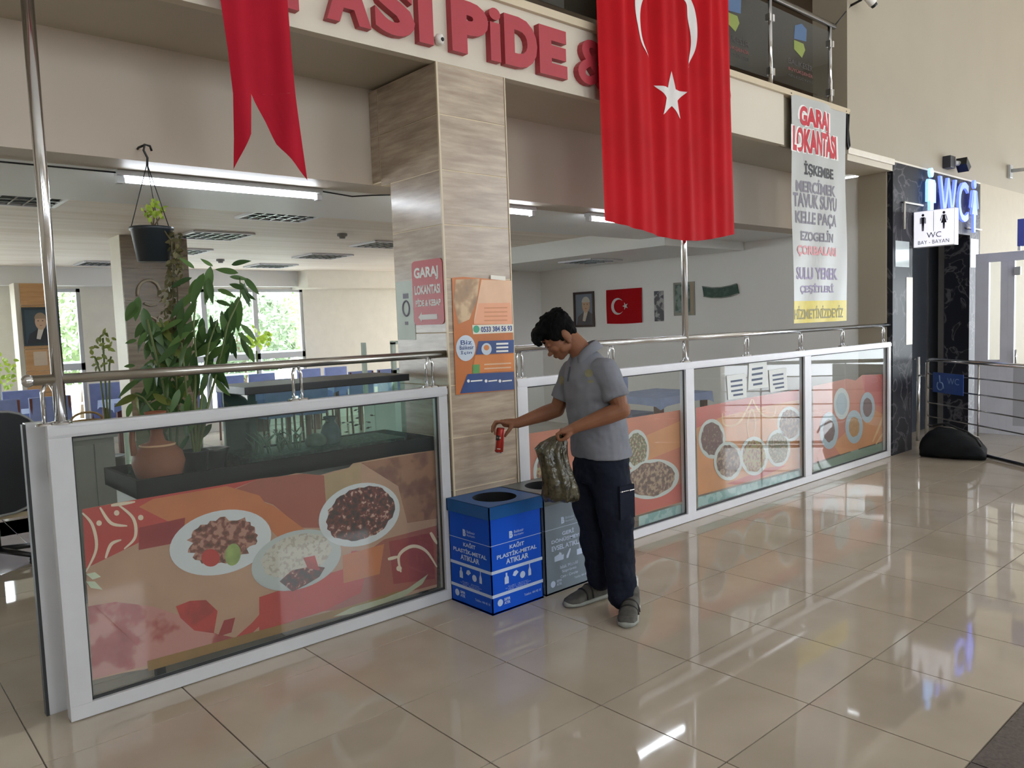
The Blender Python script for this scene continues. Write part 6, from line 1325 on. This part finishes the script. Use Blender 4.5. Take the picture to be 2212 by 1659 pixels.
# trunk core under the clothes
loft(bd, [(J(1268, 785), TF, 0.07, TL, 0.14, 1), (J(1277, 840), TF, 0.10, TL, 0.155, 1), (J(1290, 930), TF, 0.10, TL, 0.14, 1), (PEL, TF, 0.10, TL, 0.14, 1)])
chain(bd, [SN, EN, WN], [0.052, 0.047, 0.030]); chain(bd, [EN, EN.lerp(WN, 0.3), WN], [0.047, 0.047, 0.030])
chain(bd, [SF, EF, WF], [0.050, 0.045, 0.029]); chain(bd, [EF, EF.lerp(WF, 0.3), WF], [0.045, 0.045, 0.029])
KN, AN, KF, AF = J(1334, 1140, 0.10), Vector((2.705, -0.875, 0.09)), J(1284, 1145, -0.06), Vector((2.735, -0.615, 0.09))
HN, HFp = PEL + TL*0.09, PEL - TL*0.09
chain(bd, [HN, KN, AN], [0.075, 0.055, 0.04]); chain(bd, [HFp, KF, AF], [0.075, 0.055, 0.04])
# hands
def finger(mb, pts, r): chain(mb, pts, [r, r*0.95, r*0.9, r*0.8][:len(pts)], 10)
dF = -0.12
chain(bd, [WF, J(1104, 914, dF), J(1092, 914, dF)], [0.028, 0.027, 0.024])
for k, dd in enumerate((-0.028, -0.009, 0.010, 0.028)): chain(bd, [J(1106, 914, dF + dd*0.6), J(1083 + 1.5*abs(k-2), 911, dF + dd)], [0.017, 0.013], 10)
finger(bd, [J(1083, 911, dF + 0.030), J(1070, 911, dF + 0.030), J(1064, 921, dF + 0.030), J(1063, 933, dF + 0.030)], 0.0088)      # index, reaching out
for dd, yy in ((0.010, 0), (-0.009, -1), (-0.027, -2)): finger(bd, [J(1083, 911, dF + dd), J(1071, 915 + yy, dF + dd), J(1067.5, 927 + yy, dF + dd), J(1069.5, 938 + yy, dF + dd)], 0.0088)
chain(bd, [J(1106, 919, dF + 0.02), J(1100, 929, dF + 0.035), J(1094.5, 936, dF + 0.03), J(1091, 942, dF + 0.022)], [0.014, 0.011, 0.010, 0.008], 10)     # thumb from the side of the palm
dN = 0.21
chain(bd, [WN, J(1232, 929, dN), J(1222, 933, dN)], [0.030, 0.029, 0.026])
for dd in (-0.028, -0.010, 0.010, 0.028): chain(bd, [J(1234, 927, dN + dd*0.6), J(1214, 931 + dd*60, dN + dd)], [0.018, 0.0135], 10)
for dd, l in ((0.030, 0), (0.010, 1), (-0.010, 0), (-0.028, -1)): finger(bd, [J(1214, 931, dN + dd), J(1204 - l, 938, dN + dd), J(1205, 948 + l, dN + dd*0.8), J(1213, 950 + l, dN + dd*0.6)], 0.0092)
chain(bd, [J(1232, 936, dN + 0.02), J(1224, 945, dN + 0.035), J(1216, 950, dN + 0.034), J(1209, 951, dN + 0.028)], [0.015, 0.012, 0.010, 0.0085], 10)
body = remesh(bd, 'body', SKIN, man, 0.0042, 3)
# hair
hr = MB()
hball(hr, (-0.018, 0, 0.046), 0.104, 0.083, 0.084, 14); hball(hr, (-0.050, 0, 0.010), 0.066, 0.074, 0.072); hball(hr, (-0.068, 0, -0.030), 0.034, 0.056, 0.04)
hball(hr, (0.060, 0, 0.083), 0.052, 0.070, 0.034); hball(hr, (0.094, 0.004, 0.068), 0.030, 0.062, 0.026); hball(hr, (0.108, 0.01, 0.056), 0.020, 0.05, 0.018)
for s in (-1, 1): hball(hr, (0.016, s*0.070, 0.020), 0.040, 0.010, 0.036); hball(hr, (0.006, s*0.071, -0.016), 0.009, 0.006, 0.022)
rr_ = random.Random(11)
for k in range(46):
    a = rr_.uniform(-1, 1); b_ = rr_.uniform(-1.2, 1.2); hball(hr, (-0.018 + 0.105*math.sin(a), 0.078*math.sin(b_)*math.cos(a), 0.046 + 0.082*math.cos(a)*math.cos(b_)), 0.018, 0.012, 0.011, 5)
for k in range(12): t = k/11; hball(hr, (0.112 - 0.01*abs(t - .5), -0.05 + 0.11*t, 0.050 + rr_.uniform(-.012, .006)), 0.011, 0.009, 0.020, 5)
remesh(hr, 'hair', HAIRM, man, 0.0045, 2, 0.008, 0.018)
for s in (-1, 1):
    e = MB(); hball(e, (0.0875, s*0.031, 0.0245), 0.005, 0.022, 0.0045, 6); e.build('eyebrow', HAIRM, man)
    e = MB(); hball(e, (0.0868, s*0.031, -0.005), 0.0035, 0.012, 0.0022, 6); e.build('eyelashes', HAIRM, man)
e = MB(); hball(e, (0.0925, 0, -0.077), 0.004, 0.018, 0.0012, 6); e.build('lip_line', mat('lip_shadow', '#5a3028', 0.6), man)
# polo shirt
st = MB()
loft(st, [(J(1299, 984), TF, 0.148, TL, 0.188, 0.9), (J(1295, 950), TF, 0.146, TL, 0.186, 0.9), (J(1288, 905), TF, 0.142, TL, 0.184, 0.9), (J(1280, 855), TF, 0.134, TL, 0.188, 0.9), (J(1274, 815), TF, 0.118, TL, 0.190, 0.9), (J(1270, 790), TF, 0.098, TL, 0.170, 0.95), (J(1266, 772), TF, 0.078, TL, 0.115, 1), (J(1263, 760), TF, 0.062, TL, 0.075, 1)])
def sleeve(S, E, endt, r0, r1, inward):
    e = S.lerp(E, endt); chain(st, [S + inward*0.04, S, S.lerp(e, 0.5)], [0.07, r0, r0*0.98]); st.tube([S, S.lerp(e, 0.5), e], [r0, r0*0.99, r1], 18)
sleeve(SN, EN, 0.70, 0.068, 0.071, -TL); sleeve(SF, EF, 0.74, 0.065, 0.066, TL)
shirt = remesh(st, 'polo_shirt', SHIRTM, man, 0.006, 5, 0.024, 0.11)
# collar: folded band open at the throat
cb = MB(); n = 40; rings = []
NC = J(1262, 757); CA = (J(1252, 738) - J(1268, 776)).normalized()
CF = (TF - CA*TF.dot(CA)).normalized(); CL = CA.cross(CF)
for (h, ra, rb, th) in ((-0.012, 0.088, 0.096, 1), (0.020, 0.074, 0.080, 1), (0.030, 0.070, 0.076, 1), (0.026, 0.078, 0.085, 1), (-0.018, 0.100, 0.108, 1)):
    ring = []
    for k in range(n + 1):
        a = math.radians(24) + (2*math.pi - math.radians(48))*k/n; op = 1 + 0.1*math.exp(-min(k, n-k)/3); low = -0.045*math.exp(-min(k, n-k)/4.0)
        ring.append(NC + CF*(ra*math.cos(a)*op) + CL*(rb*math.sin(a)) + CA*(h + low))
    rings.append(ring)
vs = [p for r in rings for p in r]; m = n + 1
cb.add(vs, [(i*m + k, i*m + k + 1, (i+1)*m + k + 1, (i+1)*m + k) for i in range(len(rings)-1) for k in range(n)], True); col_o = cb.build('collar', SHIRTM, shirt)
sd = col_o.modifiers.new('thick', 'SOLIDIFY'); sd.thickness = 0.003
# prints and placket laid on the cloth
bv = BVHTree.FromPolygons([v.co for v in shirt.data.vertices], [list(p.vertices) for p in shirt.data.polygons])
def lay(name, pts_px, m, off=0.003, parent=shirt):
    vs = []
    for px, py in pts_px:
        d = ray(px, py).normalized(); hit = bv.ray_cast(CAM, d)
        if hit[0] is None: return None
        vs.append(hit[0] - d*off)
    return MB().add(vs, [list(range(len(vs)))], True).build(name, m, parent)
EMB = mat('faded_yellow_print', '#827f63', 0.8)
for (cx, cy, rx, ry) in ((1213, 822, 5, 10), (1272, 806, 9, 9), (1276, 824, 7, 3)):
    for a in range(6):
        a0, a1 = a*math.pi/3, (a+1)*math.pi/3
        lay('chest_print', [(cx, cy), (cx + rx*math.cos(a0), cy + ry*math.sin(a0)), (cx + rx*math.cos((a0+a1)/2), cy + ry*math.sin((a0+a1)/2)), (cx + rx*math.cos(a1), cy + ry*math.sin(a1))], EMB)
for y in (792, 800, 808, 816): lay('placket', [(1229 - (y-792)*0.15, y), (1233 - (y-792)*0.15, y), (1232 - (y-792)*0.15, y + 8), (1228 - (y-792)*0.15, y + 8)], mat('placket_shadow', '#4f525c', 0.85))
# trousers
tr = MB()
loft(tr, [(J(1298, 965), TF, 0.125, TL, 0.170, 0.95), (J(1298, 1000), TF, 0.132, TL, 0.178, 0.95), (J(1298, 1035), TF, 0.128, TL, 0.178, 0.95)])
def leg(pts, rads): chain(tr, pts, rads, 18)
leg([J(1314, 1015, 0.07), J(1326, 1080, 0.09), KN, J(1340, 1215, 0.09), J(1343, 1283, 0.085)], [0.115, 0.112, 0.092, 0.084, 0.076])
leg([J(1284, 1015, -0.07), J(1276, 1080, -0.07), KF, J(1291, 1215, -0.09), J(1295, 1252, -0.10)], [0.112, 0.106, 0.086, 0.076, 0.068])
pants = remesh(tr, 'trousers', PANTM, man, 0.0065, 4, 0.034, 0.1)
pv = BVHTree.FromPolygons([v.co for v in pants.data.vertices], [list(p.vertices) for p in pants.data.polygons])
kp = MB(); q = J(1360, 1060, 0.12); 
hit = pv.ray_cast(CAM, ray(1352, 1060).normalized())
if hit[0] is not None:
    c = hit[0]; nrm = hit[1]; sx = nrm.cross(UPZ).normalized()
    pk = MB().prism([c + sx*a + UPZ*b_ - nrm*0.02 for a, b_ in ((-0.055, -0.15), (0.05, -0.15), (0.05, 0.03), (-0.055, 0.03))], nrm*0.028); recalc(pk.build('cargo_pocket', PANTM, pants))
    MB().ball(c + sx*-0.02 + nrm*0.012 + UPZ*0.0, 0.006, 6).ball(c + sx*0.04 + nrm*0.012, 0.006, 6).tube([c + sx*-0.05 + nrm*0.01, c + sx*0.05 + nrm*0.01], 0.003, 6).build('pocket_clasp', STEEL, pants)
# shoes
SHOE = mat('dusty_grey_shoe', '#4d4b46', 0.75, var=0.25, scale=30, bump=0.2, bscale=120); SOLE = mat('pale_grey_sole', '#8f928c', 0.7, var=0.15, scale=20); SHD = mat('dark_shoe_strap', '#1f1e1c', 0.7)
def shoe(heel, dr, parent, light):
    dr = Vector(dr).normalized(); sd_ = UPZ.cross(dr); L = 0.30; heel = Vector(heel)
    def secs(f): return [(heel + dr*(t*L) + UPZ*zc, sd_, w*1.14, UPZ, h*1.06, 0.8) for t, w, zc, h in f]
    so = MB(); loft(so, secs([(0.0, 0.022, 0.017, 0.015), (0.05, 0.036, 0.017, 0.0155), (0.3, 0.038, 0.016, 0.0155), (0.55, 0.044, 0.016, 0.0155), (0.75, 0.052, 0.016, 0.0155), (0.92, 0.040, 0.018, 0.015), (1.0, 0.018, 0.020, 0.013)]), 24)
    up = MB(); loft(up, secs([(0.02, 0.022, 0.055, 0.035), (0.08, 0.034, 0.06, 0.045), (0.25, 0.037, 0.062, 0.05), (0.42, 0.038, 0.055, 0.046), (0.6, 0.042, 0.042, 0.034), (0.78, 0.047, 0.032, 0.026), (0.92, 0.037, 0.027, 0.02), (0.985, 0.016, 0.024, 0.012)]), 24)
    chain(up, [heel + dr*0.06 + UPZ*0.08, heel + dr*0.07 + UPZ*0.125], [0.042, 0.044], 16)
    u = remesh(up, 'shoe', SHOE, parent, 0.005, 3); so.build('sole', SOLE, u)
    for t, zz in ((0.45, 0.092), (0.58, 0.074)):
        c = heel + dr*(t*L); MB().tube([c + sd_*(0.05*math.cos(a)) + UPZ*(0.034 + (zz - 0.026)*math.sin(a)) for a in [math.pi*k/12 for k in range(13)]], 0.006, 8).build('strap', SHD, u)
    return u
shoe((2.745, -0.862, 0.0), (-0.82, -0.50, 0), man, True); shoe((2.785, -0.628, 0.0), (-0.97, 0.16, 0), man, False)
for (a, b_) in ((AN, 0.055), (AF, 0.052)): MB().tube([a, a + UPZ*0.10], b_*0.8, 14).build('sock', mat('light_socks', '#b9b9b8', 0.85), man)
# plastic bag in the near hand
PB = mat('dark_clear_film', '#3f3a28', 0.2, spec=0.7, var=0.7, scale=22, bump=1.0, bscale=34)
pb = empty('plastic_bag', J(1212, 1080, 0.2), label='crumpled dark plastic bag hanging from the hand of the man', cat='bag')
bg_ = MB(); AXb = (RH*0.97 + FH*-0.2).normalized(); BXb = UPZ.cross(AXb)
sec = [(940, 1210, 7, 0.020), (946, 1204, 16, 0.03), (956, 1196, 27, 0.05), (968, 1190, 32, 0.065), (982, 1193, 30, 0.075), (1000, 1198, 30, 0.08), (1025, 1204, 33, 0.085), (1050, 1209, 37, 0.085), (1070, 1211, 39, 0.08), (1080, 1211, 38, 0.05), (1083, 1211, 34, 0.02)]
n = 44; vs = []; rb_ = random.Random(5); ph = [rb_.uniform(0, 6.28) for _ in range(9)]
for i, (yy, xx, hw, dp) in enumerate(sec):
    c = J(xx, yy, 0.2); ra = hw/FPX*(PD0 - 0.2)
    for k in range(n):
        a = 2*math.pi*k/n; w = 1 + 0.10*math.sin(7*a + ph[i % 9]*0.25 + i*0.2) + 0.06*math.sin(13*a + i*0.5)
        p = c + AXb*(ra*w*math.cos(a)) + BXb*(dp*w*math.sin(a)) + UPZ*(0.004*math.sin(9*a + i)); vs.append(p)
m = len(sec); bg_.add(vs, [(i*n + k, i*n + (k+1) % n, (i+1)*n + (k+1) % n, (i+1)*n + k) for i in range(m-1) for k in range(n)], True); bg_.f.append([(m-1)*n + k for k in range(n)]); bg_.sm.append(False); bg_.f.append([k for k in range(n)][::-1]); bg_.sm.append(False)
bg_.build('film', PB, pb)
bg_.__init__()
bg_.ball(J(1211, 946, 0.205), 0.012, 8); bg_.tube([J(1211, 946, 0.2), J(1206, 960, 0.22), J(1199, 985, 0.27)], [0.01, 0.006, 0.002], 8); bg_.tube([J(1213, 948, 0.2), J(1216, 975, 0.24), J(1222, 1010, 0.29)], [0.01, 0.006, 0.002], 8); bg_.build('gathered_neck', PB, pb)
# drink can
ca, cb_ = J(1082, 924, dF), J(1077.5, 977, dF); ax_ = (ca - cb_).normalized()
can = empty('drink_can', cb_, label='red and black slim drink can held over the bins', cat='can')
Lc = (ca - cb_).length; CANR = mat('can_red', '#a5281c', 0.35, 0.3, var=0.05); CANB = mat('can_black_print', '#1a1412', 0.4); CANW = mat('can_pale_print', '#b9aea2', 0.4)
MB().tube([cb_, cb_ + ax_*0.006, cb_ + ax_*(Lc - 0.01), cb_ + ax_*Lc], [0.020, 0.0245, 0.0245, 0.020], 28).build('shell', CANR, can)
MB().tube([cb_ - ax_*0.002, cb_ + ax_*0.003], [0.0205, 0.0215], 28).build('bottom_rim', STEEL, can)
u_ = ax_.orthogonal().normalized(); w_ = ax_.cross(u_)
def can_patch(a0, a1, h0, h1, m):
    to_cam = (CAM - cb_); to_cam = (to_cam - ax_*to_cam.dot(ax_)).normalized(); sde = ax_.cross(to_cam); vs = []; N_ = 8
    for h in (h0, h1):
        for k in range(N_ + 1): a = a0 + (a1 - a0)*k/N_; vs.append(cb_ + ax_*h + (to_cam*math.cos(a) + sde*math.sin(a))*0.0249)
    MB().add(vs, [(k, k+1, N_ + 2 + k, N_ + 1 + k) for k in range(N_)], True).build('label_print', m, can)
can_patch(-1.1, -0.1, 0.07, 0.098, CANB); can_patch(-0.9, 0.2, 0.082, 0.09, CANW); can_patch(-1.2, -0.9, 0.015, 0.07, CANW); can_patch(-0.5, 0.3, 0.02, 0.026, CANW)
